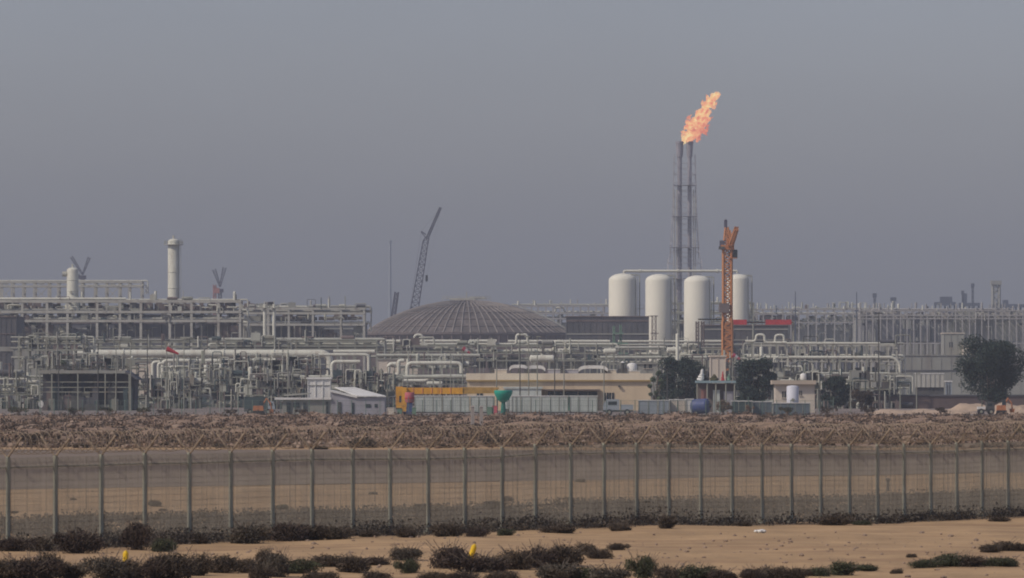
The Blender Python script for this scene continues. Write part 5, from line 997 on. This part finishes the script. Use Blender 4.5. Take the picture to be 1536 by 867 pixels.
# sand mounds on the right beyond the scrub
def mound(label, x0, x1, top, d, seed):
    b = MB(); a, c = X(x0, d), X(x1, d); nx, ny = 40, 10; H = Z(top, d); v = []; dep = 14
    for j in range(ny + 1):
        for i in range(nx + 1):
            u, w = i / nx, j / ny; h = math.sin(math.pi * w) ** .8 * min(1, 6 * u, 6 * (1 - u)); z = H * h * (.75 + .45 * mn.noise(Vector((u * 7, w * 2, seed)))) + .06 * mn.noise(Vector((u * 30, w * 8, seed)))
            v.append((a + (c - a) * u, d + dep * w, z - .05))
    f = [(j * (nx + 1) + i, j * (nx + 1) + i + 1, (j + 1) * (nx + 1) + i + 1, (j + 1) * (nx + 1) + i) for j in range(ny) for i in range(nx)]
    b.add(v, f, True); tag(b.solo('sand_mound', SANDP, ((a + c) / 2, d, 0)), label, 'sand mound')
mound('long pale sand mound before the red-brown wall at right', 1296, 1480, 612.5, 1100, 1); mound('pale sand mound just under the big round tree', 1418, 1560, 603, 1200, 2); mound('low pale sand mound at the right edge', 1492, 1560, 609, 1110, 3)
SUN_E, SUN_ANG, SKY_S, DUST, SAT, EXPO = 3.9, 3.0, .132, 1.5, .77, -0.65
HAZE_D, HAZE_C, HAZE_G, DOF_A, FILT, FLAME_S = .000145, (.455, .525, .62, 1), .0, .03, 1.9, 1.9
# ================================================================= camera, light, air
for k, lst in PROT.items():
    for o, used in lst:
        if not used:
            for ch in list(o.children): bpy.data.objects.remove(ch)
            bpy.data.objects.remove(o)
cam = bpy.data.cameras.new('camera'); co = bpy.data.objects.new('camera', cam); C.objects.link(co); co.location = (0, 0, HC); co.rotation_euler = (R(90), 0, 0)
cam.sensor_width = 36; cam.lens = 36 * F / 1536; cam.shift_y = (HY - 433.5) / 1536; cam.clip_start = .5; cam.clip_end = 30000
cam.dof.use_dof = True; cam.dof.focus_distance = 1500; cam.dof.aperture_fstop = cam.lens / 1000 / DOF_A
sc = bpy.context.scene; sc.camera = co
sun = bpy.data.lights.new('sun', 'SUN'); so = bpy.data.objects.new('sun', sun); C.objects.link(so); sun.energy = SUN_E; sun.angle = R(SUN_ANG); sun.color = (1, .90, .79)
el, az = R(43), R(-120)     # azimuth clockwise from +Y
sv = Vector((math.sin(az) * math.cos(el), math.cos(az) * math.cos(el), math.sin(el))); so.rotation_euler = sv.to_track_quat('Z', 'Y').to_euler()
w = bpy.data.worlds.new('World'); sc.world = w; w.use_nodes = True; nt = w.node_tree; n = nt.nodes; l = nt.links; bg = n['Background']
sky = n.new('ShaderNodeTexSky'); sky.sky_type = 'NISHITA'; sky.sun_disc = False; sky.sun_elevation = el; sky.sun_rotation = az; sky.air_density = 1.0; sky.dust_density = DUST; sky.ozone_density = 3.5
hs = n.new('ShaderNodeHueSaturation'); hs.inputs['Saturation'].default_value = SAT; hs.inputs['Value'].default_value = 1
tc = n.new('ShaderNodeTexCoord'); mp = n.new('ShaderNodeMapping'); mp.inputs['Scale'].default_value = (9, 9, 30); nz = n.new('ShaderNodeTexNoise'); nz.inputs['Scale'].default_value = 1.0; nz.inputs['Detail'].default_value = 3
mr = n.new('ShaderNodeMapRange'); mr.inputs['To Min'].default_value = .955; mr.inputs['To Max'].default_value = 1.05; mr.inputs['From Min'].default_value = .3; mr.inputs['From Max'].default_value = .7
mx = n.new('ShaderNodeMix'); mx.data_type = 'RGBA'; mx.blend_type = 'MULTIPLY'; mx.inputs['Factor'].default_value = 1
l.new(tc.outputs['Generated'], mp.inputs['Vector']); l.new(mp.outputs[0], nz.inputs['Vector']); l.new(nz.outputs['Fac'], mr.inputs['Value']); l.new(sky.outputs[0], hs.inputs['Color']); l.new(hs.outputs[0], mx.inputs['A']); cb = n.new('ShaderNodeCombineColor'); ml = n.new('ShaderNodeMath'); ml.operation = 'MULTIPLY'; ml.inputs[1].default_value = 1.10; l.new(mr.outputs[0], ml.inputs[0]); l.new(ml.outputs[0], cb.inputs[0]); l.new(mr.outputs[0], cb.inputs[1]); l.new(ml.outputs[0], cb.inputs[2]); l.new(cb.outputs[0], mx.inputs['B'])
l.new(mx.outputs['Result'], bg.inputs['Color']); bg.inputs['Strength'].default_value = SKY_S
# the air
b = MB(); b.bb(-1300, 1300, -100, 9100, -2, 190); hz = b.build('haze', mat('haze_tmp', (1, 1, 1))); tag(hz, 'pale blue-grey dusty haze filling the air over the plant', 'haze', kind='stuff')
hm = bpy.data.materials.new('haze'); hm.use_nodes = True; nt = hm.node_tree; nt.nodes.clear(); pv = nt.nodes.new('ShaderNodeVolumePrincipled'); ou = nt.nodes.new('ShaderNodeOutputMaterial')
pv.inputs['Color'].default_value = HAZE_C; pv.inputs['Density'].default_value = HAZE_D; pv.inputs['Anisotropy'].default_value = HAZE_G; nt.links.new(pv.outputs[0], ou.inputs['Volume']); hz.data.materials.clear(); hz.data.materials.append(hm)
sc.view_settings.view_transform = 'Standard'; sc.view_settings.look = 'None'; sc.view_settings.gamma = 1; sc.view_settings.exposure = EXPO
sc.render.engine = 'CYCLES'; cy = sc.cycles; cy.max_bounces = 6; cy.diffuse_bounces = 2; cy.glossy_bounces = 1; cy.transparent_max_bounces = 4; cy.volume_bounces = 1; cy.use_denoising = True; cy.filter_width = FILT
try: cy.denoiser = 'OPENIMAGEDENOISE'
except Exception: pass
cy.use_adaptive_sampling = False; cy.caustics_reflective = False; cy.caustics_refractive = False
sc.render.use_motion_blur = False
FLAME_EM.inputs['Strength'].default_value = FLAME_S
